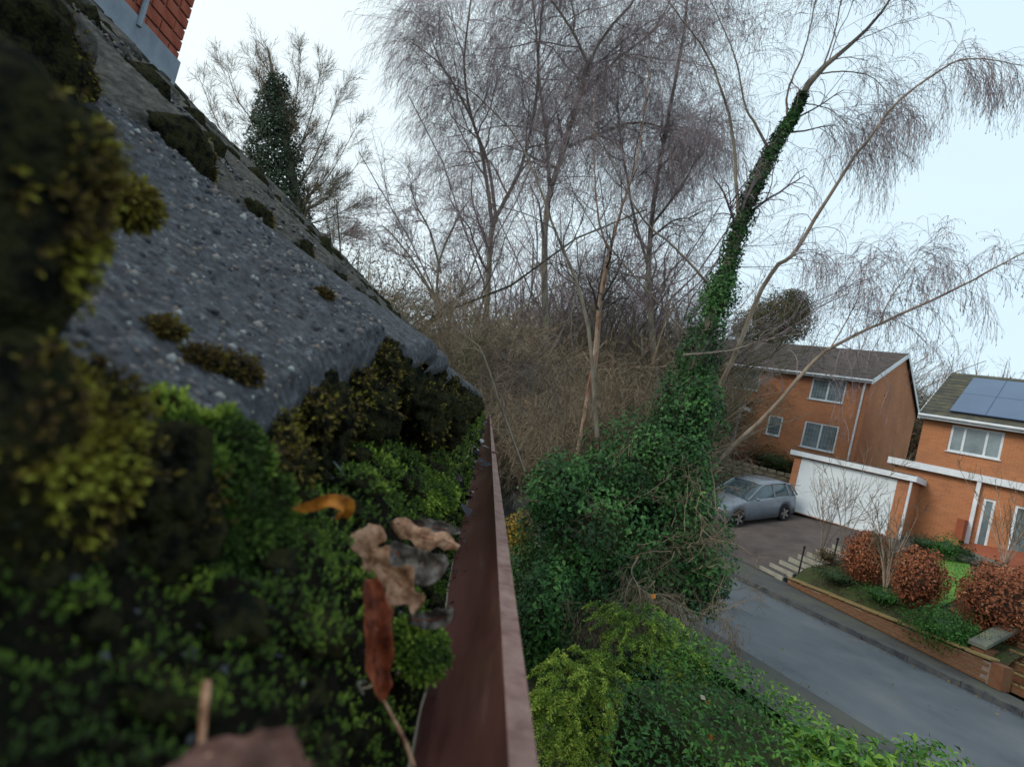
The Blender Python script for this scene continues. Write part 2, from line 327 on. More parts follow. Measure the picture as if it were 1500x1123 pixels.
def tile(k, y0, y1, ns, ny, off, amp=1.0, first=False, tilt=0., lift=0.):
    e = .0012; s0 = S0 + GA * k + rng.uniform(-.006, .006) * (k > 0)
    s = np.linspace(s0, s0 + TL if k >= 2 else s0 + .37, ns); y = np.linspace(y0 + e, y1 - e, ny); Sg, Yg = np.meshgrid(s, y, indexing='ij')
    H = -(Sg - s0) / GA * .020 + lift + tilt * (Yg - y0)
    if k == 0: H = H + .048 * np.clip(1 - (Sg - s0) / GA, 0, 1) + prof(Yg, off) * .55
    else: H = H + prof(Yg, off) * amp
    # worn, rounded nose
    H = H - .012 * (1 - sstep(0, .02, Sg - s0)) ** 2 - .004 * (1 - sstep(0, .006, Yg - y0)) - .004 * (1 - sstep(0, .006, y1 - Yg))
    if ns > 20: H = H + grain(Sg, Yg, k); Sg = Sg + (.02 * fbm(np.stack([Yg * 22, Yg * 0, Sg * 8], -1), 3)) * (1 - sstep(0, .05, Sg - s0))
    top = roofp(Sg, Yg, H).reshape(-1, 3); bot = roofp(Sg, Yg, H - .017)
    idx = np.arange(ns * ny).reshape(ns, ny)
    Q = [np.stack([idx[:-1, :-1], idx[:-1, 1:], idx[1:, 1:], idx[1:, :-1]], -1).reshape(-1, 4)]
    # skirt faces (nose and two sides)
    V = [top]; n0 = ns * ny
    for line, bl, rev in ((idx[0, :], bot[0, :], True), (idx[:, 0], bot[:, 0], False), (idx[:, -1], bot[:, -1], True)):
        m = len(line); V.append(bl.reshape(-1, 3)); b = np.arange(n0, n0 + m); n0 += m
        q = np.stack([line[:-1], line[1:], b[1:], b[:-1]], -1); Q.append(q if rev is False else q[:, ::-1])
    V.append(np.array([bot[0, 0], bot[0, -1], bot[-1, -1], bot[-1, 0]])); Q.append(np.array([[n0, n0 + 3, n0 + 2, n0 + 1]]))
    return np.concatenate(V), np.concatenate(Q)
def add_tile(*a, **k):
    V, Q = tile(*a, **k); o = mesh_np('roof_tile', V, Q, M['tile2' if a[0] >= 1 else 'tile'], smooth=True); own(o, roof)
    return o
ROOF_END = 6.3
for k in range(9):
    if k == 0:
        # the nearest tile: its eave edge sags towards the camera and lifts to a worn far corner
        na, nb = 330, 230
        Ec = np.array([at(-330, 600, .10), at(-80, 606, .125), at(140, 606, .165), at(290, 628, .205), at(375, 612, .26), at(440, 572, .33), at(505, 528, .42), at(560, 492, .51), at(574, 482, .57)])
        E_ = interp_path(Ec, na); tcap = np.linspace(0, 1, na)
        Uv = at(-70, -47, .53) - at(574, 482, .57)
        bb_ = np.linspace(0, 1, nb) ** 1.15; G = E_[:, None] + Uv[None, None] * bb_[None, :, None]
        T1 = np.gradient(G, axis=0); T2 = np.gradient(G, axis=1); NN0 = np.cross(T1, T2); NN0 /= np.linalg.norm(NN0, axis=2, keepdims=True); NN0 *= np.sign(NN0[..., 2:3])
        G = G + NN0 * grain(G[..., 0], G[..., 1], 0)[..., None]
        ed = (1 - sstep(0, .035, bb_))[None, :] ; G = G - NN0 * (ed ** 2 * .010)[..., None] + NN0 * (ed * .014 * fbm(G * 60, 4))[..., None]
        ee = sstep(.955, 1, tcap)[:, None]; G = G - NN0 * (ee ** 2 * .012)[..., None]
        e3 = sstep(.80, 1, tcap)[:, None]; G = G + (e3 * .050 * fbm(np.stack([G[..., 0] * 34, G[..., 2] * 34, G[..., 0] * 0 + 3], -1), 5))[..., None] * np.array([0, 1., 0]) + NN0 * (e3 * .016 * fbm(G * 70, 5))[..., None]
        lowr = G - np.array([0, 0, .030]) - .01 * fbm(G * 50, 3)[..., None] * NN0
        idx = np.arange(na * nb).reshape(na, nb); n1 = na * nb
        Q = [np.stack([idx[:-1, :-1], idx[1:, :-1], idx[1:, 1:], idx[:-1, 1:]], -1).reshape(-1, 4)]
        V = [G.reshape(-1, 3), lowr[:, 0], lowr[-1, :]]
        b = np.arange(n1, n1 + na); Q.append(np.stack([idx[1:, 0], idx[:-1, 0], b[:-1], b[1:]], -1)); b2 = np.arange(n1 + na, n1 + na + nb); Q.append(np.stack([idx[-1, 1:], idx[-1, :-1], b2[:-1], b2[1:]], -1))
        o = mesh_np('roof_tile', np.concatenate(V), np.concatenate(Q), M['tile'], smooth=True); own(o, roof); NEAR = (G, NN0, E_)
        y = .575; j = 0
        while y < ROOF_END:
            near = y < 1.6
            add_tile(0, y, y + 2 * PER, 90 if near else 24, 100 if near else 24, .57, tilt=rng.uniform(-.02, .02), lift=rng.uniform(-.008, .006)); y += 2 * PER; j += 1
    else:
        y = -.33 + .205 * (k % 2)
        while y < ROOF_END:
            if k == 1 and y < .05: y += 2 * PER; continue
            if k == 1 and y < 1.8: r_ = (110, 120)
            elif k == 2 and y < 2: r_ = (60, 70)
            elif k < 5 and y < 4: r_ = (24, 28)
            else: r_ = (4, 26)
            yy = min(y + 2 * PER, ROOF_END + .1)
            if yy - y > .05: add_tile(k, y, yy, *r_, .08, tilt=rng.uniform(-.035, .035), lift=rng.uniform(-.010, .012))
            y += 2 * PER
# boarding below the tiles, ridge and the back slope
mb = MB(); a = roofp(S0 + .05, -.6, -.06); L_ = 6.85
mb.box(a, SD * 3.02, np.array([0, L_, 0]), -PN * .05); own(mb.build('roof_boarding', M['soil']), roof)
rp = roofp(3.15, -.6, -.045)
mb = MB(); mb.box(rp, np.array([-2.5, 0, -1.6]), np.array([0, L_, 0]), np.array([-.02, 0, -.05])); own(mb.build('back_slope', M['tile']), roof)
# coarse aggregate showing on the worn tiles
Vp, Tp = ICO[1]; n_ = 15000
s_ = rng.uniform(S0 + GA, S0 + GA * 3.4, n_); y_ = .04 + 2.0 * rng.uniform(0, 1, n_) ** 1.7
kk = np.floor((s_ - S0) / GA); h_ = -((s_ - S0) / GA - kk) * .020 + np.where(kk == 0, np.where(y_ < .575, .040 * sstep(.2, .50, y_) * (1 - sstep(.545, .575, y_)), prof(y_, .57)), prof(y_, .08))
h_ += grain(s_, y_, kk)
P_ = roofp(s_, y_, h_ - .0002); r_ = (.0006 + .0034 * rng.uniform(0, 1, n_) ** 3.2) * (.75 + .5 * y_ / 2)
sc = rng.uniform(.6, 1.35, (n_, 1, 3)) * r_[:, None, None]; V_ = P_[:, None] + Vp[None] * sc
ia = (rng.uniform(.05, .97, 9000) * (NEAR[0].shape[0] - 1)).astype(int); ib = (rng.uniform(0.02, 1, 9000) * (NEAR[0].shape[1] - 1)).astype(int)
Pn = NEAR[0][ia, ib] - NEAR[1][ia, ib] * .0003; rn = .0005 + .0026 * rng.uniform(0, 1, 9000) ** 3.4; rn *= .55 + 1.2 * np.clip(Pn[:, 1], .1, .5)
V_ = np.concatenate([V_, Pn[:, None] + Vp[None] * rng.uniform(.6, 1.35, (9000, 1, 3)) * rn[:, None, None]]); n_ += 9000
mesh_np('aggregate', V_, (np.arange(n_)[:, None, None] * len(Vp) + Tp[None]).reshape(-1, 3), M['pebble'], tint=np.repeat(rng.uniform(0, 1, n_) ** 1.4, len(Vp)), smooth=True)
ag = bpy.data.objects['aggregate']; own(ag, roof); ag['kind'] = 'stuff'

# ---- moss helpers
def shoots(P, Nn, size, nl=7, tint=None):
    """leafy moss shoots: each a little star of narrow leaves round an axis"""
    m = len(P); Nn = Nn + rng.normal(size=(m, 3)) * .35; Nn /= np.linalg.norm(Nn, axis=1, keepdims=True)
    a = np.cross(Nn, rng.normal(size=(m, 3))); a /= np.linalg.norm(a, axis=1, keepdims=True) + 1e-9; b = np.cross(Nn, a)
    th = rng.uniform(0, 6.28, (m, 1)) + np.arange(nl)[None] * 2.4; lv = np.linspace(0, 1, nl)[None, :, None]
    rad = a[:, None] * np.cos(th)[..., None] + b[:, None] * np.sin(th)[..., None]; tan = -a[:, None] * np.sin(th)[..., None] + b[:, None] * np.cos(th)[..., None]
    s = (size * rng.uniform(.6, 1.4, m))[:, None, None]
    base = P[:, None] + Nn[:, None] * s * lv * 1.2; d = rad * (1 - .55 * lv) + Nn[:, None] * (.35 + .6 * lv)
    V = np.stack([base - tan * s * .14, base + d * s * .42 - tan * s * .21, base + d * s * .82, base + d * s * .42 + tan * s * .21, base + tan * s * .14], 2)
    n = m * nl; B = np.arange(n)[:, None] * 5
    T = np.concatenate([B + [0, 1, 4], B + [1, 3, 4], B + [1, 2, 3]])
    if tint is None: tint = rng.uniform(0, 1, m)
    tt = np.repeat(tint, nl)[:, None] * .6 + np.tile(lv[0, :, 0], m)[:, None] * .4
    return V.reshape(-1, 3), T, np.repeat(tt[:, 0], 5)
def cushion(name, c, rad, label, n, size, mossm='moss', sub=4, rough=.3, core='darkmoss', tb=(0, 1), group=None, cat='moss', only=None, lay=False):
    t = thing(name, label, cat, c, group)
    V, T, D = lump(c, rad, sub, rough, 1.6)
    o = mesh_np('moss_mat', V, T, M[core], smooth=True); own(o, t)
    fi = rng.integers(0, len(T), n); w = rng.dirichlet([1, 1, 1], n); P = np.einsum('ni,nij->nj', w, V[T[fi]]); Nn = P - np.asarray(c); Nn /= np.linalg.norm(Nn, axis=1, keepdims=True)
    pt = fbm(P * 60 + 3, 3) * 2.2 + .5
    if only is not None: keep = only(P, Nn); P, Nn, pt = P[keep], Nn[keep], pt[keep]
    V2, T2, t2 = shoots(P, Nn, size, tint=np.clip(tb[0] + (tb[1] - tb[0]) * pt, 0, 1))
    o = mesh_np('moss_shoots', V2, T2, M[mossm], tint=t2); own(o, t); o['kind'] = 'stuff'
    return t
# near cushions (out of focus at the left edge)
cushion('moss_cushion', at(-35, 310, .135), (.0275, .022, .037), 'large dark moss cushion with yellow edge blurred at the top of the left edge', 2300, .0021, 'mossy', core='darkmoss', tb=(-.1, .8), rough=.45, only=lambda P, N: (N @ np.array([.95, .35, .25]) + rng.normal(size=len(P)) * .10) > .80)
cushion('moss_cushion', at(-10, 670, .14), (.0265, .024, .034), 'brownish yellow moss cushion blurred close by, under the dark cushion', 3000, .0023, 'mossy', core='darkmoss', tb=(-.4, .8), rough=.5, only=lambda P, N: (N @ np.array([.9, .3, .3]) + rng.normal(size=len(P)) * .16) > .62)
cushion('moss_cushion', at(262, 700, .215), (.020, .028, .024), 'bright green moss cushion under the lowest tile edge', 4500, .0024, 'moss', tb=(-.45, 1.2), rough=.9, only=lambda P, N: (N @ np.array([.5, -.1, .8]) + rng.normal(size=len(P)) * .25 + 1.2 * fbm(P * 130, 2)) > .25)
cushion('moss_cushion', at(330, 790, .22), (.017, .022, .021), 'mid green moss cushion directly left of the curled orange leaf', 3600, .0023, 'moss', tb=(-.5, 1.0), rough=.9, only=lambda P, N: (N @ np.array([.5, -.1, .8]) + 1.6 * fbm(P * 150, 2)) > .2)
cushion('moss_cushion', at(215, 830, .2), (.018, .022, .020), 'olive moss cushion below the bright green one', 2600, .0023, 'moss', tb=(-.6, .8), rough=.9, only=lambda P, N: (N @ np.array([.5, -.1, .8]) + 1.6 * fbm(P * 150, 2)) > .2)
cushion('moss_cushion', at(190, 300, .235), (.007, .010, .007), 'small orange brown moss tuft beside the dark cushion on the tile', 500, .0028, 'mossy', tb=(-.2, .6), sub=3)
for (x, y, d, r, lb) in ((350, 548, .33, .010, 'russet moss crumbs in a row on the lower tile edge'), (300, 525, .30, .007, 'small dark russet moss crumb on the tile above the crumb row'), (245, 485, .27, .006, 'dark brown moss crumb on the tile, left of the russet crumbs'), (474, 430, .5, .006, 'tiny brown moss crumb near the upper right of the big tile'), (60, 62, .45, .008, 'green moss crumb at the top left of the big tile')):
    G_ = NEAR[0].reshape(-1, 3); c_ = (G_ - CAM) @ RR; sx = CX - c_[:, 0] / c_[:, 2] * F; sy = CY + c_[:, 1] / c_[:, 2] * F; q = G_[np.argmin((sx - x) ** 2 + (sy - y) ** 2)]
    cushion('moss_tuft', q, (r, r * 1.3, r * .7), lb, 260, .0022, 'mossy', tb=(-.35, .45), sub=3, rough=.5)
# lumps at the far side of each roll on the second course
yl = [.45 + PER * j for j in range(12)]
wrd = ['nearest', 'second', 'third', 'fourth', 'fifth', 'sixth', 'seventh', 'eighth', 'ninth', 'tenth', 'eleventh', 'twelfth']
for j, y in enumerate(yl):
    sc_ = 1.0 if j < 2 else rng.uniform(.7, .95)
    c = roofp(S0 + GA + .006, y - .02, .010)
    cushion('moss_lump', c, (.030 * sc_, .062 * sc_, .036 * sc_), f'{wrd[j]} dark mossy lump from the camera along the second row of tile ends', 900 if j < 4 else 250, .0026 if j < 4 else .004, 'mossy', sub=4 if j < 5 else 3, rough=.5, tb=(-.2, 1.0), only=lambda P, N: (N[:, 1] + rng.normal(size=len(P)) * .15) > .45)
# dark mossy ends of the rolls higher up the roof (one mass)
VV, TT, n0 = [], [], 0
for k in range(2, 9):
    y = .1 + PER * .75
    while y < ROOF_END - .1:
        if rng.uniform() < .85:
            r = rng.uniform(.6, 1.25); V, T, D_ = lump(roofp(S0 + GA * k + .002, y + .08 + rng.uniform(-.02, .02), .012), tuple(np.array([.024, .045, .026]) * r * (1.35 if k < 4 else 1)), 2, .8, 2.2); VV.append(V); TT.append(T + n0); n0 += len(V)
        y += PER
tag(mesh_np('roof_moss', np.concatenate(VV), np.concatenate(TT), M['darkmoss'], smooth=True), 'rows of small dark moss lumps on the tile ends higher up the roof', 'moss', kind='stuff')
# moss and dirt creeping over the eave edge (one mass)
VV, TT, n0 = [], [], 0; SP, SN = [], []
for j in range(1000):
    y = .12 + 5.9 * rng.uniform() ** 2.0; reach = .045
    s = rng.uniform(-.05, reach) if j % 3 else rng.uniform(-.03, .04); s += S0 - .03
    if y < .575:
        e_ = E_[int(np.clip((y - .1) / .47, 0, 1) * (na - 1))]; continue_c = e_ + np.array([rng.uniform(-.004, .012), 0, -rng.uniform(.012 + .02 * y, .085)])
    if s < S0: h = .022 - rng.uniform(0, .14)
    else: h = .036 * (1 - (s - S0) / GA) + float(prof(np.array(y), .57)) * .4 - .010
    r = rng.uniform(.008, .026) * (1 if y > .5 else .55)
    if s > S0: r *= .62
    c = roofp(s, y, h) if y >= .575 else continue_c; V, T, D = lump(c, (r, r * 1.1, r * 1.15), 4 if y < 1.0 else 3 if y < 2 else 2, .8, 2.2)
    VV.append(V); TT.append(T + n0); n0 += len(V)
    m = 60 if y < 2 else 12; fi = rng.integers(0, len(V), m); SP.append(V[fi]); SN.append(D[fi])
em = mesh_np('eave_moss', np.concatenate(VV), np.concatenate(TT), M['darkmoss'], smooth=True)
tag(em, 'dark moss and dirt hanging along the lower edge of the roof tiles', 'moss', kind='stuff')
SP = np.concatenate(SP); SN = np.concatenate(SN); pt = fbm(SP * 25, 3) * 2 + .1; kp = pt > .05
V2, T2, t2 = shoots(SP[kp], SN[kp], .0036, 5, np.clip(pt[kp], 0, 1)); tag(mesh_np('eave_moss_shoots', V2, T2, M['mossy'], tint=t2), 'olive moss shoots on the dirt along the tile edge', 'moss', kind='stuff')

# ---- gutter: half-round brown plastic channel
gut = thing('gutter', 'brown plastic half-round rain gutter running away from the camera', 'gutter', (0, 0, 2.8))
GX, GZ, GR = -.0138, 2.872, .0545
ys = np.array([-.4, .1, .3, .6, 1.0, 1.5, 1.52, 2.2, 3.2, 4.4, 5.6, 6.5]); th = np.linspace(math.pi, 2 * math.pi, 25)
def gprof(rad): return np.stack([GX + rad * np.cos(th), GZ + rad * np.sin(th)], -1)
inn, out = gprof(GR), gprof(GR + .0025)
ring = np.concatenate([inn, [[GX + GR, GZ + .001], [GX + GR + .0115, GZ + .001], [GX + GR + .0125, GZ - .003], [GX + GR + .0118, GZ - .012], [GX + GR + .0035, GZ - .013]], out[::-1][2:]])
V = np.array([[x, y, z] for y in ys for (x, z) in ring]); m_ = len(ring); idx = np.arange(len(V)).reshape(len(ys), m_)
Q = np.stack([idx[:-1, :-1], idx[:-1, 1:], idx[1:, 1:], idx[1:, :-1]], -1).reshape(-1, 4)
mid = np.tile(np.array([1 if 25 <= j <= 28 else 0 for j in range(m_ - 1)]), len(ys) - 1)
ch = mesh_np('channel', V, Q, None, mats=[M['gutter'], M['rim']], midx=mid, smooth=False); own(ch, gut)
for p in ch.data.polygons: p.use_smooth = p.material_index == 0
for yb in (1.5, 3.4, 5.3):
    mb = MB()
    th2 = np.linspace(math.pi, 2 * math.pi, 15); r0, r1 = GR + .003, GR + .006
    A = [[GX + r0 * math.cos(t), yb, GZ + r0 * math.sin(t)] for t in th2]; B = [[GX + r1 * math.cos(t), yb, GZ + r1 * math.sin(t)] for t in th2]
    for j in range(14):
        a, b, c, d = [np.array(v) for v in (A[j], A[j + 1], B[j + 1], B[j])]; w = np.array([0, .03, 0]); mb.add([a, b, c, d, a + w, b + w, c + w, d + w], [[0, 1, 2, 3], [7, 6, 5, 4], [0, 4, 5, 1], [2, 6, 7, 3]])
    mb.box((GX + GR - .003, yb - .001, GZ - .004), (.0185, 0, 0), (0, .032, 0), (0, 0, .010))
    mb.box((GX + GR + .0135, yb, GZ - .020), (.005, 0, 0), (0, .03, 0), (0, 0, .022))
    own(mb.build('joint_clip', M['gutter']), gut)
# inner seam lines / dried stalks lying in the channel
def stalk(pts, r, label, m='straw', name='dry_stalk', n=30):
    P = interp_path(pts, n); P[1:-1] += rng.normal(size=(n - 2, 3)) * .0004
    mb = MB(); mb.tube(P, np.linspace(r, r * .6, n), 5); return tag(mb.build(name, M[m]), label, 'stalk')
def gpt(ang, y, lift=.0012): a = math.radians(ang); return np.array([GX + (GR - lift) * math.cos(a), y, GZ + (GR - lift) * math.sin(a)])
stalk([gpt(292, .16), gpt(294, .2), gpt(292, .3), gpt(295, .42), gpt(291, .6), gpt(290, .78)], .0010, 'long pale dry stalk lying along the bottom of the gutter')
stalk([gpt(288, .82), gpt(292, .95), gpt(291, 1.2), gpt(293, 1.45)], .0011, 'pale dry stalk further along the gutter, beyond the oak leaves')
stalk([gpt(268, .8), gpt(270, 1.0), gpt(266, 1.2)], .0010, 'short dry stalk lying nearest the moss in the gutter')
# fascia and wall below
mb = MB(); mb.box((-.075, -.5, 2.70), (-.022, 0, 0), (0, 7.0, 0), (0, 0, .2)); own(mb.build('fascia_board', M['gutter']), roof)
mb = MB(); mb.box((-.35, -.5, 0.0), (-.25, 0, 0), (0, 6.9, 0), (0, 0, 2.85)); hw = mb.build('house_wall', M['wallbrick']); tag(hw, 'brick wall of the house under the gutter', 'wall')
# ---- dirt and moss bed lying in the gutter
ny, nx = 560, 70
yb = .06 + (6.3 - .06) * np.linspace(0, 1, ny) ** 2.2; xb = np.linspace(-.24, .022, nx); Yg, Xg = np.meshgrid(yb, xb, indexing='ij')
edge = .004 + .016 * fbm(np.stack([Yg * 9, Yg * 0, Yg * 0], -1), 3)
gz = np.where(np.abs(Xg - GX) < GR, GZ - np.sqrt(np.maximum(GR ** 2 - (Xg - GX) ** 2, 0)), GZ)
bed = 2.893 + .03 * sstep(.0, -.09, Xg) * 1 - .066 * sstep(-.055, edge, Xg)
nz = fbm(np.stack([Xg * 26, Yg * 26, Xg * 0], -1), 5) * .058 + fbm(np.stack([Xg * 120, Yg * 120, Xg * 0], -1), 4) * .022
Zg = bed + nz * sstep(.02, -.01, Xg - edge + .01)
Zg = np.where(Xg > edge, np.minimum(Zg, gz - .001), Zg)
V = np.stack([Xg, Yg, Zg], -1).reshape(-1, 3); idx = np.arange(ny * nx).reshape(ny, nx)
Q = np.stack([idx[:-1, :-1], idx[:-1, 1:], idx[1:, 1:], idx[1:, :-1]], -1).reshape(-1, 4)
bo = mesh_np('gutter_dirt', V, Q, M['soil'], smooth=True); tag(bo, 'black rotted leaf dirt filling the back of the gutter', 'dirt', kind='stuff')
n_ = 80000; ii = (rng.uniform(0, 1, n_) ** 1.1 * (ny - 2)).astype(int); jj = rng.integers(0, nx - 1, n_); P = V[idx[ii, jj]] + rng.normal(size=(n_, 3)) * np.array([.0015, .0015, .0005])
ok = (P[:, 0] < .004) & (P[:, 0] > -.16); msk = fbm(P * np.array([17, 14, 17]) + 31, 3); ok &= msk > rng.uniform(-.26, .06, n_); P = P[ok]
sz = .0014 + .0019 * sstep(.15, .45, P[:, 1]) + .0032 * sstep(.4, 2.5, P[:, 1])
V2, T2, t2 = shoots(P, np.tile([.15, -.1, 1.], (len(P), 1)), sz, 6, np.clip(.42 + 2.0 * fbm(P * 22 + 5, 3), 0, 1)); tag(mesh_np('gutter_moss', V2, T2, M['moss'], tint=t2), 'low green moss growing over the dirt in the gutter', 'moss', kind='stuff')
# bright cushion half way along and small ones
cushion('moss_cushion', at(612, 720, .62), (.040, .10, .016), 'flat bright green moss cushion in the gutter beyond the oak leaves', 4200, .0040, 'moss', tb=(.0, 1.2), rough=.55)
cushion('moss_cushion', at(612, 945, .30), (.013, .020, .010), 'dark green moss clump beside the curled red brown leaf', 1300, .0024, 'moss', tb=(-.6, .9), rough=.7)
cushion('moss_cushion', at(455, 1050, .25), (.020, .030, .011), 'green moss cushion at the bottom of the picture, left of the gutter channel', 1700, .0030, 'moss', tb=(-.5, 1.0), rough=.7)
cushion('moss_cushion', at(395, 905, .27), (.015, .026, .014), 'dark green moss cushion below the bright round cushion', 1100, .0030, 'moss', tb=(-.6, .7), rough=.7)
cushion('moss_cushion', at(120, 1000, .19), (.032, .03, .020), 'very dark moss cushion in the bottom left corner', 1500, .0026, 'moss', tb=(-.7, .3), rough=.6)

# ---- clods and little moss mounds strewn over the dirt
VV, TT, n0, SP, SN = [], [], 0, [], []
for j in range(330):
    y = .14 + 2.2 * rng.uniform() ** 1.8; x = rng.uniform(-.17, -.004); r = rng.uniform(.003, .011) * (.7 + .6 * min(y, 1.2)); i_ = int(np.argmin(np.abs(yb - y))); j_ = int(np.argmin(np.abs(xb - x)))
    c = np.array([x, y, Zg[i_, j_] + r * .2]); V_, T_, D_ = lump(c, (r, r * 1.25, r * .85), 3, .9, 2.0); VV.append(V_); TT.append(T_ + n0); n0 += len(V_)
    if j % 3: m_ = 110; fi = rng.integers(0, len(V_), m_); fi = fi[D_[fi, 2] > -.1]; SP.append(V_[fi]); SN.append(D_[fi])
tag(mesh_np('dirt_clods', np.concatenate(VV), np.concatenate(TT), M['darkmoss'], smooth=True), 'crumbly dark clods strewn over the gutter dirt', 'dirt', kind='stuff')
SP = np.concatenate(SP); SN = np.concatenate(SN); V2, T2, t2 = shoots(SP, SN + [0, 0, .3], .0012 + .0018 * sstep(.15, .45, SP[:, 1]), 6, np.clip(.35 + 2.4 * fbm(SP * 45, 3), 0, 1)); tag(mesh_np('moss_sprigs', V2, T2, M['moss'], tint=t2), 'little green moss sprigs on the crumbly clods', 'moss', kind='stuff')
n_ = 1500; yy_ = .14 + 2.4 * rng.uniform(0, 1, n_) ** 1.5; xx_ = rng.uniform(-.15, .012, n_); ii = np.searchsorted(yb, yy_).clip(0, ny - 1); jj = np.searchsorted(xb, xx_).clip(0, nx - 1)
P = np.stack([xx_, yy_, Zg[ii, jj] + .002], -1); V2, T2, t2 = leaf_cloud(P, np.tile([0, 0, 1.], (n_, 1)),   .0045 * (.5 + yy_[:, None][:, 0]), rng.uniform(0, .8, n_) ** 2, asp=.6); tag(mesh_np('leaf_crumbs', V2, T2, M['pebble'], tint=t2), 'brown and grey crumbs of rotted leaf on the gutter dirt', 'leaf litter', kind='stuff')

# ---- dead leaves
def dead_leaf(path, wid, m, label, curl=.3, lobes=0, lobe_d=.0, stem=None, roll=0., name='dry_leaf', nc=17, crinkle=.0022, side=None):
    """path: [(px,py,d)...] midrib; wid: half widths in pixels at the path points"""
    path = [(p[0], p[1], p[2] * (.88 if .25 < p[2] < .5 else 1)) for p in path]
    if stem is not None: stem = [(p[0], p[1], p[2] * .88) for p in stem]
    P = np.array([at(*p) for p in path]); n = 34; C = interp_path(P, n)
    d_ = np.array([p[2] for p in path]); seedl = rng.uniform(0, 90); W_ = np.interp(np.linspace(0, 1, n), np.linspace(0, 1, len(wid)), np.array(wid) * d_ / F)
    T = np.gradient(C, axis=0); T /= np.linalg.norm(T, axis=1, keepdims=True)
    view = C - CAM; view /= np.linalg.norm(view, axis=1, keepdims=True)
    B = np.cross(T, view); B /= np.linalg.norm(B, axis=1, keepdims=True); U = np.cross(B, T)
    if roll: cr_, sr_ = math.cos(roll), math.sin(roll); B, U = B * cr_ + U * sr_, U * cr_ - B * sr_
    v = np.linspace(-1, 1, nc); tt_ = np.linspace(0, 1, n)
    lob = 1 - lobe_d * (.5 + .5 * np.cos(tt_ * lobes * 2 * np.pi)) if lobes else np.ones(n)
    lob2 = 1 - lobe_d * (.5 + .5 * np.cos(tt_ * lobes * 2 * np.pi + 1.1)) if lobes else np.ones(n)
    Wv = np.where(v[None] < 0, (W_ * lob)[:, None], (W_ * lob2)[:, None])
    Wv = Wv * (1 + .55 * fbm(np.stack([np.repeat(tt_[:, None], nc, 1) * 9 + seedl, np.repeat(np.sign(v)[None], n, 0) * 5, np.zeros((n, nc))], -1), 3))
    G = C[:, None] + B[:, None] * (v[None] * Wv)[..., None] * math.cos(curl * .6) - U[:, None] * (np.abs(v[None]) ** 1.7 * Wv * curl)[..., None]
    G += U[:, None] * (fbm(G * 180, 3) * crinkle * 3)[..., None]
    idx = np.arange(n * nc).reshape(n, nc); Q = np.stack([idx[:-1, :-1], idx[:-1, 1:], idx[1:, 1:], idx[1:, :-1]], -1).reshape(-1, 4)
    t = thing(name, label, 'leaf', C[n // 2])
    o = mesh_np('blade', G.reshape(-1, 3), Q, M[m], smooth=True); own(o, t); sm = o.modifiers.new('thickness', 'SOLIDIFY'); sm.thickness = .0003
    mb = MB(); mb.tube(C[2:-3] + U[2:-3] * .0003, np.linspace(.0006, .0002, n - 5), 5)
    own(mb.build('midrib', M['leafR'] if m != 'leafO' else M['leafO']), t)
    if max(wid) > 18:
        for q_ in range(5, n - 4, 4):
            for s_v in (-1, 1):
                e0, e1 = q_, min(n - 1, q_ + 4); jm = nc // 2; js = [jm + s_v * int(round(jm * f_)) for f_ in (0, .35, .65, .92)]; pv = np.array([G[int(e0 + (e1 - e0) * f_), j_] + U[q_] * .0002 for f_, j_ in zip((0, .4, .7, 1), js)])
                mb = MB(); mb.tube(pv, np.linspace(.00035, .00012, 4), 4); own(mb.build('vein', M['leafR'] if m == 'leafP' else M['leafP']), t)
    if stem is not None:
        mb = MB(); mb.tube(interp_path([at(*p) for p in stem], 14), np.linspace(.0007, .0010, 14), 6); own(mb.build('stem', M['leafP']), t)
    return t
dead_leaf([(398, 748, .30), (425, 746, .295), (455, 742, .29), (485, 735, .29), (505, 742, .295), (500, 758, .30)], [2, 7, 8, 10, 13, 10], 'leafO', 'curled bright orange dead leaf beside the green moss cushion', .5, roll=.3)
dead_leaf([(548, 768, .34), (540, 800, .335), (552, 825, .33), (580, 850, .325), (600, 872, .32), (615, 888, .32)], [20, 32, 36, 36, 30, 12], 'leafP', 'pale brown lobed oak leaf lying across the gutter moss', .3, 3.5, .6, roll=-.2)
dead_leaf([(541, 848, .29), (545, 880, .285), (548, 920, .28), (550, 965, .278), (556, 1005, .275), (562, 1028, .272)], [12, 23, 26, 25, 18, 4], 'leafR', 'red brown curled leaf hanging with a long stem beside the channel', .75, 4, .18, stem=[(562, 1026, .272), (578, 1055, .262), (595, 1090, .25), (606, 1123, .24)], roll=.35)
dead_leaf([(575, 762, .40), (600, 775, .395), (625, 788, .39), (650, 790, .39), (672, 802, .39)], [12, 20, 20, 15, 6], 'leafP', 'pinkish oak leaf with raised curled rim behind the pale brown leaf', -.5, 3, .4, roll=.3)
dead_leaf([(600, 765, .45), (625, 770, .44), (650, 775, .44), (675, 778, .44)], [4, 11, 11, 3], 'leafG', 'silvery grey dead leaf lying behind the oak leaves', .2)
dead_leaf([(570, 800, .37), (600, 825, .365), (630, 830, .36), (655, 818, .36)], [10, 26, 26, 8], 'leafG', 'grey decayed leaf under the pale brown oak leaf', .3)
dead_leaf([(598, 905, .33), (625, 908, .328), (650, 902, .326), (662, 890, .325)], [6, 13, 14, 4], 'leafG', 'silver leaf scrap at the end of the dry stalk in the gutter', .2)
dead_leaf([(295, 1088, .112), (300, 1115, .11), (310, 1150, .108), (320, 1200, .106)], [8, 70, 125, 130], 'leafD', 'large blurred brown leaf at the bottom edge of the picture', .35, stem=[(295, 1090, .128), (298, 1050, .135), (303, 1000, .145)])
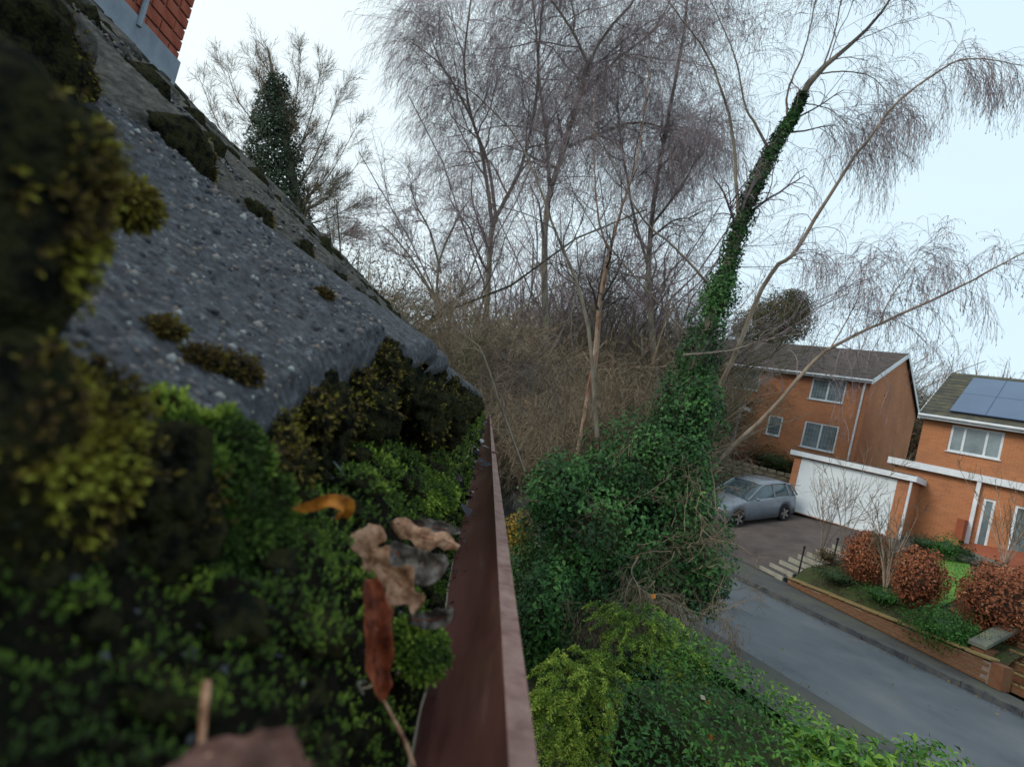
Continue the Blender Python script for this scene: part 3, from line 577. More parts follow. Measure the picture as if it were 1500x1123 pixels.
dead_leaf([(468, 612, .42), (480, 606, .42), (492, 600, .42)], [4, 8, 5], 'leafP', 'tiny pinkish leaf scrap caught under the tile edge', .3)
dead_leaf([(595, 726, .58), (610, 720, .575), (625, 716, .57)], [4, 9, 6], 'leafP', 'small pink leaf scrap on the bright flat moss', .3)
dead_leaf([(648, 690, .9), (663, 696, .9), (678, 702, .9)], [3, 6, 4], 'leafG', 'grey leaf scrap where the gutter moss meets the channel', .2)
dead_leaf([(632, 676, 1.0), (648, 680, 1.0), (660, 684, 1.0)], [3, 5, 3], 'leafR', 'red brown leaf scrap far along the gutter', .2)
dead_leaf([(236, 640, .2), (248, 637, .2), (260, 640, .2)], [4, 8, 4], 'leafG', 'pale blue grey leaf scrap stuck in the top of the green moss cushion', .2)
VV = Twigs()
for j in range(90):
    y = .25 + 3.2 * rng.uniform() ** 1.6; a = np.array([rng.uniform(-.06, -.012), y, GZ - .02 + rng.uniform(-.01, .02)]); d = rng.normal(size=3) * np.array([.012, .035, .006]) * min(1, y); P = interp_path([a, a + d * .5 + rng.normal(size=3) * .004, a + d], 6); VV.add(P[None], np.full((1, 6), .0008 + .0005 * y / 3), 4)
tag(VV.build('twig_litter', M['twigbrown']), 'thin dead twigs littered over the gutter moss', 'twigs', kind='stuff')
V2, T2, t2 = leaf_cloud(np.stack([rng.uniform(-.06, .015, 160), y2 := .8 + 4 * rng.uniform(0, 1, 160), GZ - .02 + rng.uniform(-.02, .02, 160)], -1), np.tile([0, 0, 1.], (160, 1)), .03, asp=.6)
tag(mesh_np('leaf_litter', V2, T2, M['pebble'], tint=t2), 'grey and brown leaf litter far along the gutter', 'leaf litter', kind='stuff')
n_ = 420; ya = .45 + 5 * rng.uniform(0, 1, n_) ** 1.4; aa = np.radians(268 + 40 * rng.uniform(0, 1, n_) ** 2.2 + 0 * ya); P = np.stack([GX + (GR - .002) * np.cos(aa), ya, GZ + (GR - .002) * np.sin(aa)], -1)
V2, T2, t2 = leaf_cloud(P, np.tile([-.2, 0, 1.], (n_, 1)), .004 + .003 * np.minimum(ya, 3), rng.uniform(0, .5, n_) ** 1.5, asp=.5); tag(mesh_np('channel_grit', V2, T2, M['pebble'], tint=t2), 'dark grit and leaf bits lying along the bottom of the gutter channel', 'grit', kind='stuff')
wb = thing('cobweb', 'pale stretched cobweb strands under the tile edge above the moss', 'cobweb', at(500, 700, .4))
for pts in (((468, 655, .40), (500, 690, .39), (515, 730, .38), (524, 765, .37)), ((480, 665, .40), (520, 700, .40), (545, 715, .42), (568, 745, .44)), ((420, 800, .3), (440, 812, .3), (455, 818, .3))):
    mb = MB(); mb.tube(interp_path([at(*p) for p in pts], 12), np.linspace(.0008, .0004, 12), 4); own(mb.build('strand', M['web']), wb)

# ---- chimney standing on the roof
ch0 = at(253, 110, 3.6)     # foot of its far right corner
ch = thing('chimney', 'red brick chimney with stepped lead flashing and a grey pipe', 'chimney', ch0)
CW, CD, H0 = 1.0, .9, -.9
mb = MB(); mb.box(ch0 + [-CW - .0, -CD, H0 + .3], (CW - .008, 0, 0), (0, CD - .008, 0), (0, 0, 2.2)); own(mb.build('core', M['mortar']), ch)
bx = {}
def brick_mesh(l, w, h):
    k = (round(l, 3), round(w, 3), round(h, 3))
    if k not in bx:
        bm = bmesh.new(); bmesh.ops.create_cube(bm, size=1); bmesh.ops.scale(bm, vec=(l, w, h), verts=bm.verts); bmesh.ops.bevel(bm, geom=bm.edges, offset=.004, segments=1, affect='EDGES'); me = bpy.data.meshes.new('brick'); bm.to_mesh(me); bm.free(); me.materials.append(M['chbrick']); bx[k] = me
    return bx[k]
rowz = 0; z = H0
while z < 1.15:
    for side in (0, 1):
        Ln = CD if side == 0 else CW; o_ = .1125 if (rowz + side) % 2 else 0; u = 0
        while u < Ln - .02:
            l = min(.215 if not (u == 0 and o_) else .1025, Ln - u)
            if l > .04:
                b = bpy.data.objects.new('brick', brick_mesh(l, .02, .065) if side else brick_mesh(.02, l, .065)); COL.objects.link(b); b.parent = ch
                j = rng.uniform(-.002, .002)
                b.location = (-.010 + .003 + j, -(u + l / 2), z + .0375) if side == 0 else (-(u + l / 2), -CD + .008 + j, z + .0375)
            u += l + .010
    z += .075; rowz += 1
# flashing: stepped lead sheets along the roof line
for j in range(8):
    s_ = j * .17; x0 = -s_; zz = ch0[2] + s_ * .613
    mb = MB(); mb.box((ch0[0] + x0 + .02, ch0[1] - CD - .012, zz - .16), (-.20, 0, 0), (0, .010, 0), (0, 0, .24)); own(mb.build('flashing_step', M['lead']), ch)
mb = MB(); mb.box(ch0 + [.001, -CD - .012, -.12], (.014, 0, 0), (0, CD + .03, 0), (0, 0, .22)); own(mb.build('flashing_apron', M['lead']), ch)
mb = MB(); mb.tube([ch0 + [.02, -CD * .45, .05], ch0 + [.02, -CD * .45, 1.2]], .016, 8); own(mb.build('pipe', M['lead']), ch)
#PART3
# ================================================================== ground, street and houses
def backline(u): return 13.95 + (u - 5.4) * .205
def Hn(x, y):
    x = np.asarray(x, float); y = np.asarray(y, float); q = x * QN[0] + y * QN[1]; u = x * QT[0] + y * QT[1]
    bl = backline(np.clip(u, -5, 13)); z = .2 + .235 * np.maximum(0, q - bl)
    z = np.where(q > 30, .2 + .235 * (30 - bl) + .10 * (q - 30), z)
    z = np.minimum(z, 9 + .02 * q); return z
def Hg(x, y):
    q = x * QN[0] + y * QN[1]; u = x * QT[0] + y * QT[1]
    return Hn(x, y) + .34 * sstep(0, .8, q - backline(u)) * (1 - sstep(19.0, 22.0, q))
def hit(px, py, Hf=Hn):
    v = ray(px, py); t = np.linspace(4, 120, 6000); P = CAM + v * t[:, None]; k = np.argmax(P[:, 2] < Hf(P[:, 0], P[:, 1])); return P[k]
# terrain sheet
gx = np.concatenate([np.linspace(-400, -30, 12), np.linspace(-28, 40, 120), np.linspace(44, 500, 14)]); gy = np.concatenate([np.linspace(-200, -6, 8), np.linspace(-5, 70, 130), np.linspace(75, 700, 16)])
X, Y = np.meshgrid(gx, gy, indexing='ij'); q_ = X * QN[0] + Y * QN[1]; u_ = X * QT[0] + Y * QT[1]
Z = Hn(X, Y) - .09; Z = np.where(q_ < backline(np.clip(u_, -5, 13)) + .1, -.03, Z); Z = np.where(u_ > 20, np.maximum(Z, .0 + .05 * np.maximum(0, u_ - 30)), Z)
Z = np.where((q_ > 7.5) & (q_ < 15.5) & (u_ < 40), np.minimum(Z, -.02), Z)
inB = (q_ > 17) | (u_ > 42); Z = Z + np.where(inB, .25 * fbm(np.stack([X * .4, Y * .4, X * 0], -1), 3) - .08, 0)
idx = np.arange(X.size).reshape(X.shape); Q = np.stack([idx[:-1, :-1], idx[1:, :-1], idx[1:, 1:], idx[:-1, 1:]], -1).reshape(-1, 4)
o = mesh_np('ground', np.stack([X, Y, Z], -1), Q, M['earth'], smooth=True); tag(o, kind='structure')
def strip(name, q0, q1, u0, u1, z, m, nu=60, kind='structure', zf=None, nq=2):
    us = np.linspace(u0, u1, nu); V = []
    for u in us:
        a = q0(u) if callable(q0) else q0; b = q1(u) if callable(q1) else q1
        for q in np.linspace(a, b, nq): p = QU(q, u, 0); p[2] = z if zf is None else zf(p[0], p[1]) + z; V.append(p)
    idx = np.arange(nu * nq).reshape(nu, nq); Q = np.stack([idx[:-1, :-1], idx[:-1, 1:], idx[1:, 1:], idx[1:, :-1]], -1).reshape(-1, 4)[:, ::-1]
    o = mesh_np(name, np.array(V), Q, m, smooth=False); return tag(o, kind=kind) if kind else o
strip('road', 8.35, 13.1, -14, 60, .10, M['asphalt'])
strip('near_pavement', 6.9, 8.22, -14, 60, .19, M['pave'])
strip('pavement', 13.22, lambda u: backline(min(u, 13)) + .15, -6, 60, .19, M['pave'])
strip('driveway', lambda u: backline(u), lambda u: 23.6, 10.75, 16.5, .004, M['drive'], zf=Hn, nq=30, nu=30)
for q, nm, u0, u1 in ((8.22, 'near_kerb', -3, 26), (13.1, 'far_kerb', -3, 30)):
    mb = MB()
    kr = bpy.data.objects.new(nm, None); COL.objects.link(kr); kr.location = tuple(QU(q, 5, .1)); kr['kind'] = 'structure'
    me = None; u = u0
    while u < u1:
        drop = .035 if (nm == 'far_kerb' and 11 < u < 16) else (.11 if nm == 'far_kerb' else .05)
        mb = MB(); mb.box(QU(q, u, .0), np.append(QN * .125, 0), np.append(QT * .905, 0), np.array([0, 0, .1 + drop])); own(mb.build('kerbstone', M['kerb']), kr); u += .915
# dirt and fallen leaves in the road channel
n_ = 900; u_r = rng.uniform(-2, 22, n_); side = rng.uniform(0, 1, n_); q_r = np.where(side < .55, 13.05 - np.abs(rng.normal(size=n_)) * .16, np.where(side < .8, 8.4 + np.abs(rng.normal(size=n_)) * .25, rng.uniform(8.4, 15, n_)))
P = np.array([QU(a, b, .108 if a < 13.1 else .2) for a, b in zip(q_r, u_r)]); V2, T2, t2 = leaf_cloud(P, np.tile([0, 0, 1.], (n_, 1)), .045)
tag(mesh_np('fallen_leaves', V2, T2, M['yellow'], tint=t2), 'small yellow brown fallen leaves scattered along the kerb', 'leaves', kind='stuff')
def gsheet(name, pts, m, z, kind='structure', n=14):
    a, b, c, d = [np.array(p, float) for p in pts]; V = []
    for i in np.linspace(0, 1, n):
        for j in np.linspace(0, 1, n):
            p = (a * (1 - i) + b * i) * (1 - j) + (d * (1 - i) + c * i) * j; V.append([p[0], p[1], Hg(p[0], p[1]) + z])
    idx = np.arange(n * n).reshape(n, n); Q = np.stack([idx[:-1, :-1], idx[1:, :-1], idx[1:, 1:], idx[:-1, 1:]], -1).reshape(-1, 4)
    return tag(mesh_np(name, np.array(V), Q, m, smooth=True), kind=kind)
ul = 10.3; g0 = QU(backline(ul) + .12, ul, 0)[:2]; g1 = QU(backline(5.1) + .12, 5.1, 0)[:2]
gsheet('garden_bed', [g0, g1, QU(23.5, 5.1, 0)[:2], QU(21.4, 10.2, 0)[:2]], M['earth'], 0, n=50)
gsheet('far_garden_bed', [QU(backline(3.1) + .12, 3.1, 0)[:2], QU(backline(-4) + .12, -4, 0)[:2], QU(23.5, -4, 0)[:2], QU(23.5, 3.1, 0)[:2]], M['earth'], 0, n=40)
lw = [hit(px, py, Hg)[:2] for px, py in ((1352, 905), (1425, 865), (1420, 822), (1368, 818))]
gsheet('lawn', lw, M['lawn'], .03)
pt_ = [hit(px, py, Hg)[:2] for px, py in ((1415, 815), (1530, 880), (1540, 800), (1400, 785))]
gsheet('patio', pt_, M['patio'], .02)
# ---- garden retaining wall, brick by brick
wall = thing('garden_wall', 'low brown brick retaining wall with pale coping along the pavement', 'wall', QU(14.5, 8, .2))
ua, ub = 10.25, 5.15; LW = math.hypot(ua - ub, backline(ua) - backline(ub)); A = QU(backline(ua), ua, .2); B = QU(backline(ub), ub, .2); wd = (B - A) / np.linalg.norm(B - A); wn = np.array([wd[1], -wd[0], 0]) * -1
if wn @ np.append(QN, 0) < 0: wn = -wn
def wtop(t): return .14 + .30 * t
mb = MB()
for j in range(24):
    t0_, t1_ = j / 24, (j + 1) / 24; mb.box(A + wd * LW * t0_ + wn * .012, wd * LW / 24, wn * .2, (0, 0, wtop(t0_) - .02))
own(mb.build('core', M['mortar']), wall)
mb = MB(); mb.box(B + wd * .012 - wn * .02, wd * .22, wn * .26, (0, 0, wtop(1) + .0)); own(mb.build('end_pier', M['gbrick']), wall)
bmk = {}
def shared_box(key, sx, sy, sz, m, bev=.006):
    if key not in bmk:
        bm = bmesh.new(); bmesh.ops.create_cube(bm, size=1); bmesh.ops.scale(bm, vec=(sx, sy, sz), verts=bm.verts); bmesh.ops.bevel(bm, geom=bm.edges, offset=bev, segments=1, affect='EDGES'); me = bpy.data.meshes.new(key); bm.to_mesh(me); bm.free(); me.materials.append(m); bmk[key] = me
    return bmk[key]
ang = math.atan2(wd[1], wd[0]); row = 0; z = .0; nb = 0
while z < .5:
    u = 0 if row % 2 == 0 else -.1125
    while u < LW:
        t_ = (u + .11) / LW
        if 0 <= u + .05 and u + .2 < LW + .05 and z + .06 < wtop(t_) + .01 and nb < 240:
            b = bpy.data.objects.new('brick', shared_box('brick', .215, .1, .065, M['gbrick'])); COL.objects.link(b); b.parent = wall
            p = A + wd * (u + .1075) + wn * (.05 + rng.uniform(-.004, .004)); b.location = Vector(p) + Vector((0, 0, z + .033)) - wall.location; b.rotation_euler = (0, 0, ang + rng.uniform(-.01, .01)); nb += 1
        u += .225
    z += .075; row += 1
for j in range(11):
    t_ = (j + .5) / 11; b = bpy.data.objects.new('coping', shared_box('coping', LW / 11 - .01, .28, .05, M['coping'], .01)); COL.objects.link(b); b.parent = wall
    p = A + wd * LW * t_ + wn * .09; b.location = Vector(p) + Vector((0, 0, wtop(t_) + .028 + rng.uniform(-.005, .005))) - wall.location; b.rotation_euler = (0, math.atan(-.36 / LW), ang)
# ---- steps beside the drive
p0 = hit(1128, 841, Hn); p1 = hit(1238, 797, Hg); sdv = (p1 - p0)[:2]; SL = np.linalg.norm(sdv); sdv /= SL
stp = thing('garden_steps', 'short flight of pale edged garden steps climbing beside the driveway', 'steps', p0)
ns = 9; tw = np.array([wd[0], wd[1], 0]); stf = np.array([sdv[0], sdv[1], 0])
for j in range(ns):
    c = p0 + stf * SL * j / (ns - 1); c[2] = max(Hn(c[0], c[1]), .2) + .10 + .012 * j
    mb = MB(); mb.box(c - tw * .48, tw * .96, stf * .07, (0, 0, -.20)); own(mb.build('step_edge', M['sleeper']), stp)
    mb = MB(); mb.box(c - tw * .46 + stf * .071 - [0, 0, .015], tw * .92, stf * (SL / (ns - 1) - .073), (0, 0, -.2)); own(mb.build('tread', M['pave']), stp)
for j, (px, py, top) in enumerate(((1170, 838, 37), (1222, 813, 24))):
    p = hit(px, py, Hg); h = top / F * p[1]
    t = thing('handrail_post', ['black iron handrail post with a knob at the lower garden steps', 'black iron handrail post higher up the garden steps'][j], 'post', p)
    mb = MB(); mb.tube([p - [0, 0, .2], p + [0, 0, h]], .022, 8); own(mb.build('shaft', M['black']), t)
    V, T, _ = lump(p + [0, 0, h + .02], (.04, .04, .045), 2, 0); mb = MB(); mb.add(V, None, T); own(mb.build('knob', M['black'], smooth=True), t)
# right-hand gateway: brick steps and sloping coping
pr_ = hit(1425, 985, Hn)
gs = thing('brick_steps', 'red brick garden steps at the right end of the brown wall', 'steps', pr_)
for j in range(6):
    c = pr_ + np.append(QN * .30 * j, 0) - np.append(QT * .15, 0); c[2] = .2 + .15 * (j + 1)
    mb = MB(); mb.box(c, np.append(-QT * 1.5, 0), np.append(QN * .30, 0), (0, 0, -.14)); own(mb.build('riser', M['gbrick']), gs)
    mb = MB(); mb.box(c + [0, 0, .0] + np.append(QT * .01 - QN * .02, 0), np.append(-QT * 1.52, 0), np.append(QN * .1, 0), (0, 0, .03)); own(mb.build('nosing', M['coping']), gs)
pw = thing('gate_pier_wall', 'sloping lichen covered stone coping on a low wall beside the brick steps', 'wall', pr_)
c = pr_ + np.append(QT * .12, 0); mb = MB(); e_ = np.append(QN * 2.2, .75)
mb.box(c, np.append(QN * 2.2, .0), np.append(-QT * .22, 0), (0, 0, .5)); own(mb.build('brickwork', M['gbrick']), pw)
mb = MB(); mb.box(c + [0, 0, .52] + np.append(QT * .04 - QN * .05, 0), e_, np.append(-QT * .3, 0), (0, 0, .07)); own(mb.build('coping', M['stone']), pw)

# ---- houses
def plane_hit(px, py, O, Nrm): v = ray(px, py); t = ((O - CAM) @ Nrm) / (v @ Nrm); return CAM + v * t
def wall_mesh(name, O, U, Wd, Ht, holes, m, parent, th=.10, tri=None):
    """wall in plane O + U*u + z*Z, with rectangular openings and reveals; tri = gable peak height"""
    U = np.asarray(U, float); nrm = np.cross(U, [0, 0, 1.]); us = sorted({0, Wd, *[h[0] for h in holes], *[h[1] for h in holes]}); zs = sorted({0, Ht, *[h[2] for h in holes], *[h[3] for h in holes]})
    V, Q, UV = [], [], []
    def q4(a, b, c, d, ua, ub_, uc, ud):
        n = len(V); V.extend([a, b, c, d]); UV.extend([ua, ub_, uc, ud]); Q.append([n, n + 1, n + 2, n + 3])
    def P(u, z, w=0): return O + U * u + np.array([0, 0, z]) - nrm * w
    for i in range(len(us) - 1):
        for j in range(len(zs) - 1):
            cu, cz = (us[i] + us[i + 1]) / 2, (zs[j] + zs[j + 1]) / 2
            if any(h[0] < cu < h[1] and h[2] < cz < h[3] for h in holes): continue
            a, b, c, d = us[i], us[i + 1], zs[j], zs[j + 1]; q4(P(a, c), P(b, c), P(b, d), P(a, d), (a, c), (b, c), (b, d), (a, d))
    for (a, b, c, d) in holes:
        q4(P(a, c), P(a, c, th), P(a, d, th), P(a, d), (0, c), (th, c), (th, d), (0, d)); q4(P(b, c, th), P(b, c), P(b, d), P(b, d, th), (th, c), (0, c), (0, d), (th, d))
        q4(P(a, c), P(b, c), P(b, c, th), P(a, c, th), (a, 0), (b, 0), (b, th), (a, th)); q4(P(a, d, th), P(b, d, th), P(b, d), P(a, d), (a, 0), (b, 0), (b, th), (a, th))
    if tri: q4(P(0, Ht), P(Wd, Ht), P(Wd / 2 + .01, Ht + tri), P(Wd / 2 - .01, Ht + tri), (0, Ht), (Wd, Ht), (Wd / 2, Ht + tri), (Wd / 2, Ht + tri))
    o = mesh_np(name, np.array(V), np.array(Q), m); a = o.data.attributes.new('wuv', 'FLOAT_VECTOR', 'POINT'); a.data.foreach_set('vector', np.array([[u, z, 0] for u, z in UV], np.float32).ravel())
    return own(o, parent)
def window(parent, O, U, hole, lights, th=.07, curtain=False, name='window', split=None, leaded=False):
    a, b, c, d = hole; U = np.asarray(U, float); nrm = np.cross(U, [0, 0, 1.]); f = .075
    def P(u, z, w=0): return O + U * u + np.array([0, 0, z]) - nrm * w
    mb = MB()
    mb.box(P(a + .002, c, th), U * f, nrm * .05, (0, 0, d - c - .002)); mb.box(P(b - f - .002, c, th), U * f, nrm * .05, (0, 0, d - c - .002))
    mb.box(P(a + f + .003, d - f - .002, th), U * (b - a - 2 * f - .006), nrm * .048, (0, 0, f)); mb.box(P(a + f + .003, c, th), U * (b - a - 2 * f - .006), nrm * .048, (0, 0, f))
    xs = np.linspace(a, b, lights + 1) if split is None else [a + (b - a) * s for s in split]
    for x in xs[1:-1]: mb.box(P(x - .03, c + f, th), U * .08, nrm * .052, (0, 0, d - c - 2 * f - .004))
    mb.box(P(a - .05, c - .04, th - .02), U * (b - a + .1), nrm * .12, (0, 0, .04))
    fr = own(mb.build(name, M['white']), parent)
    for i in range(len(xs) - 1):
        mb = MB(); mb.quad(P(xs[i] + .03, c + f, th - .015), P(xs[i + 1] - .03, c + f, th - .015), P(xs[i + 1] - .03, d - f, th - .015), P(xs[i] + .03, d - f, th - .015))
        pn = mb.build('pane', M['glass']); own(pn, fr)
        if leaded:
            mb = MB(); w_ = xs[i + 1] - xs[i] - .06
            for k in range(1, 5): mb.box(P(xs[i] + .03 + w_ * k / 5 - .006, c + f, th - .013), U * .012, nrm * .006, (0, 0, d - c - 2 * f))
            for k in range(1, 5): mb.box(P(xs[i] + .034, c + f + (d - c - 2 * f) * k / 5 - .006, th - .012), U * (w_ - .008), nrm * .004, (0, 0, .012))
            own(mb.build('leading', M['lead']), fr)
        if curtain:
            mb = MB(); w_ = xs[i + 1] - xs[i]; pts = []
            for k in range(13): pts.append(P(xs[i] + .05 + (w_ - .1) * k / 12 * (.55 if i == 1 else .8), c + f, .12 + .02 * (k % 2)))
            for k in range(12): mb.quad(pts[k], pts[k + 1], pts[k + 1] + [0, 0, d - c - 2 * f], pts[k] + [0, 0, d - c - 2 * f])
            own(mb.build('curtain', M['curtain']), fr)
    mb = MB(); mb.quad(P(a, c, th + .12), P(b, c, th + .12), P(b, d, th + .12), P(a, d, th + .12)); own(mb.build('dark_interior', M['carglass']), fr)
    return fr
def px_hole(pl, pr2, O, U, snap=None):
    """opening from the pixel of its lower-left and upper-right corner"""
    nrm = np.cross(U, [0, 0, 1.]); a = plane_hit(*pl, O, nrm) - O; b = plane_hit(*pr2, O, nrm) - O
    return (min(a @ U, b @ U), max(a @ U, b @ U), min(a[2], b[2]), max(a[2], b[2]))
AL = math.radians(50); UR = np.array([math.cos(AL), -math.sin(AL), 0]); GD = np.array([math.sin(AL), math.cos(AL), 0])   # along the fronts (to the right, nearer) and away
# middle house
C_ = at(1277, 557, 29.5); EV = C_[2]; LM = 11.0; GM = 10.0; base = 4.0
mh = thing('brick_house', 'two storey orange brick house with white framed leaded windows behind the garage', 'house', (C_[0], C_[1], base))
O = np.array([C_[0], C_[1], base]) - UR * LM
holes = [px_hole((1184, 584), (1243, 553), O, UR), px_hole((1066, 560), (1118, 536), O, UR), px_hole((1172, 650), (1229, 628), O, UR), px_hole((1121, 632), (1147, 614), O, UR)]
holes = [(h[0], h[1], h[2] - .12, h[3] + .12) for h in holes]
print('holes', [[round(v, 2) for v in h] for h in holes], 'wallH', EV - base)
holes[0] = (*holes[0][:2], EV - base - 1.45, EV - base - .22); holes[1] = (*holes[1][:2], EV - base - 1.45, EV - base - .22)
wall_mesh('front_wall', O, UR, LM, EV - base, holes, M['wallbrick'], mh)
for h in holes[:2]: window(mh, O, UR, h, 2, leaded=True)
for h in holes[2:]: window(mh, O, UR, h, 2 if h is holes[2] else 1, leaded=True)
RH = 2.6; O2 = O + UR * LM
wall_mesh('gable_wall', O2, GD, GM, EV - base, [], M['wallbrick'], mh, tri=RH - .05)
wall_mesh('end_wall', O + GD * GM, -GD, GM, EV - base, [], M['wallbrick'], mh, tri=RH - .05)
wall_mesh('rear_wall', O2 + GD * GM, -UR, LM, EV - base, [], M['wallbrick'], mh)
def gable_roof(parent, O, U, G, Lr, Gr, z, rh, m, oh=.35, vg=.15, name='roof', facia=True):
    sl = rh / (Gr / 2); a = O - U * vg - G * oh; a = np.array([a[0], a[1], z - sl * oh + .05]); w = Lr + 2 * vg
    mb = MB(); up = G * (Gr / 2 + oh) + np.array([0, 0, sl * (Gr / 2 + oh)]); dn = G * (Gr / 2 + oh) - np.array([0, 0, sl * (Gr / 2 + oh)])
    mb.box(a, U * w, up, (0, 0, .12)); mb.box(a + up + G * .004, U * w, dn, (0, 0, .118)); rf = own(mb.build(name, m), parent)
    for k in range(1, 16):   # tile courses standing proud on the visible slope
        pass
    mb = MB(); n_c = 14
    for k in range(n_c):
        t0 = k / n_c; mb.box(a + up * t0 + [0, 0, .122 + .002], U * w, up / n_c, (0, 0, .012 + .02 * 1)) if False else mb.box(a + up * t0 + [0, 0, .123], U * w, up * (.55 / n_c), (0, 0, .022))
    own(mb.build('tile_courses', m), parent)
    if facia:
        mb = MB(); mb.box(a - G * .02 + [0, 0, -.1], U * w, G * .02 * .9, (0, 0, .2)); own(mb.build('fascia', M['white']), parent)
        mb = MB(); mb.tube([a - G * .09 + [0, 0, .03], a - G * .09 + U * w + [0, 0, .03]], .06, 8); own(mb.build('eaves_gutter', M['white']), parent)
        for s, e in ((0, -.02), (w, .0)):
            mb = MB(); b0 = a + U * (s + e) + [0, 0, -.13]; mb.box(b0, U * .025, up, (0, 0, .26)); mb.box(b0 + up + G * .002, U * .025, dn, (0, 0, .26)); own(mb.build('bargeboard', M['white']), parent)
    return a, up, w
gable_roof(mh, O, UR, GD, LM, GM, EV, RH, M['darkroof'])
mb = MB(); p = O2 - UR * .25 - GD * .08; mb.tube([p + [0, 0, EV - base - .1], p], .05, 8); own(mb.build('downpipe', M['white']), mh)
# lower porch roof at the left of that house
pp = plane_hit(1095, 603, O, np.cross(UR, [0, 0, 1.])); mb = MB(); a = pp - UR * 2.6 - GD * 1.2; mb.box(a, UR * 2.8, GD * 1.19, (0, 0, .22)); own(mb.build('porch_roof', M['white']), mh)
mb = MB(); mb.box(a + [0, 0, .222], UR * 2.8, GD * 1.19 + np.array([0, 0, .35]), (0, 0, .05)); own(mb.build('porch_tiles', M['darkroof']), mh)
for w_ in (.1, 2.55): mb = MB(); mb.box(a + UR * w_ + GD * .1 - [0, 0, 2.3], UR * .14, GD * .14, (0, 0, 2.298)); own(mb.build('porch_post', M['white']), mh)
# solar house
C2 = at(1351, 604, 24.0); EV2 = C2[2]; base2 = 2.2; L2_ = 12.0; G2 = 7.6; RH2 = 2.5
sh = thing('brick_house', 'orange brick house with blue solar panels on its mossy roof at the right edge', 'house', (C2[0], C2[1], base2))
O3 = np.array([C2[0], C2[1], base2]) + UR * .12
h3 = px_hole((1390, 645), (1474, 628), O3, UR); h3 = (h3[0], h3[1], EV2 - base2 - 1.42, EV2 - base2 - .32)
wall_mesh('front_wall', O3, UR, L2_, EV2 - base2, [h3], M['wallbrick2'], sh)
wall_mesh('side_wall', O3 + GD * G2, -GD, G2, EV2 - base2, [], M['wallbrick2'], sh, tri=RH2 - .05)
wall_mesh('far_side_wall', O3 + UR * L2_, GD, G2, EV2 - base2, [], M['wallbrick2'], sh, tri=RH2 - .05)
window(sh, O3, UR, h3, 3, curtain=True, split=[0, .27, .69, 1])
a, up, w = gable_roof(sh, O3, UR, GD, L2_, G2, EV2, RH2, M['mossroof'])
nr = np.cross(UR, up); nr /= np.linalg.norm(nr)
if nr[2] < 0: nr = -nr
sp = thing('solar_array', 'row of blue grey solar panels covering the roof of the right hand house', 'solar panels', a + UR * 2)
uu = up / np.linalg.norm(up)
for i in range(8):
    for j in range(2):
        b0 = a + UR * (.95 + i * 1.167) + uu * (.42 + j * 1.972) + nr * .19
        mb = MB(); mb.box(b0, UR * 1.16, uu * 1.965, nr * .035); pnl = own(mb.build('solar_panel', M['alloy']), sp)
        mb = MB(); mb.box(b0 + UR * .02 + uu * .02 + nr * .036, UR * 1.12, uu * 1.925, nr * .003); own(mb.build('glass', M['solar']), pnl)
# garage
K = at(1337, 697, 20.6); Kb = 1.8; LG = 4.15; DG = 9.5; KH = K[2] - Kb
gr_ = thing('garage', 'flat roofed brick garage with a wide white door facing the driveway', 'garage', (K[0], K[1], Kb))
O4 = np.array([K[0], K[1], Kb]) - UR * LG; dr = (.26, LG - .42, 0.02, KH - .24)
wall_mesh('front_wall', O4, UR, LG, KH - .02, [dr], M['wallbrick'], gr_)
wall_mesh('side_wall', O4 + UR * LG, GD, DG, KH - .02, [], M['wallbrick2'], gr_); wall_mesh('left_wall', O4 + GD * DG, -GD, DG, KH - .02, [], M['wallbrick'], gr_)
nrm = np.cross(UR, [0, 0, 1.])
mb = MB(); D0 = O4 + UR * (dr[0] + .01) - nrm * .06 + [0, 0, .03]; mb.box(D0, UR * (dr[1] - dr[0] - .02), nrm * .03, (0, 0, dr[3] - .04)); gd_ = own(mb.build('garage_door', M['whitedoor']), gr_)
for k in range(12):
    mb = MB(); mb.box(D0 + [0, 0, .03 + k * (dr[3] - .1) / 12] + nrm * .0305, UR * (dr[1] - dr[0] - .02), nrm * .007, (0, 0, (dr[3] - .1) / 12 - .012)); own(mb.build('door_panel', M['whitedoor']), gd_)
mb = MB(); mb.box(O4 - UR * .15 + nrm * .16 + [0, 0, KH - .2], UR * (LG + .3), nrm * .03, (0, 0, .20)); mb.box(O4 + UR * (LG + .15) + nrm * .19 + [0, 0, KH - .2], UR * .03, GD * (DG + .1), (0, 0, .22)); own(mb.build('fascia', M['white']), gr_)
mb = MB(); mb.box(O4 - UR * .14 + nrm * .155 + [0, 0, KH - .015], UR * (LG + .28), -nrm * (DG + .1), (0, 0, .06)); own(mb.build('flat_roof', M['darkroof']), gr_)
mb = MB(); p = O4 + UR * (LG + .02) + nrm * .08; mb.tube([p, p + [0, 0, KH - .15]], .045, 8); own(mb.build('downpipe', M['white']), gr_)
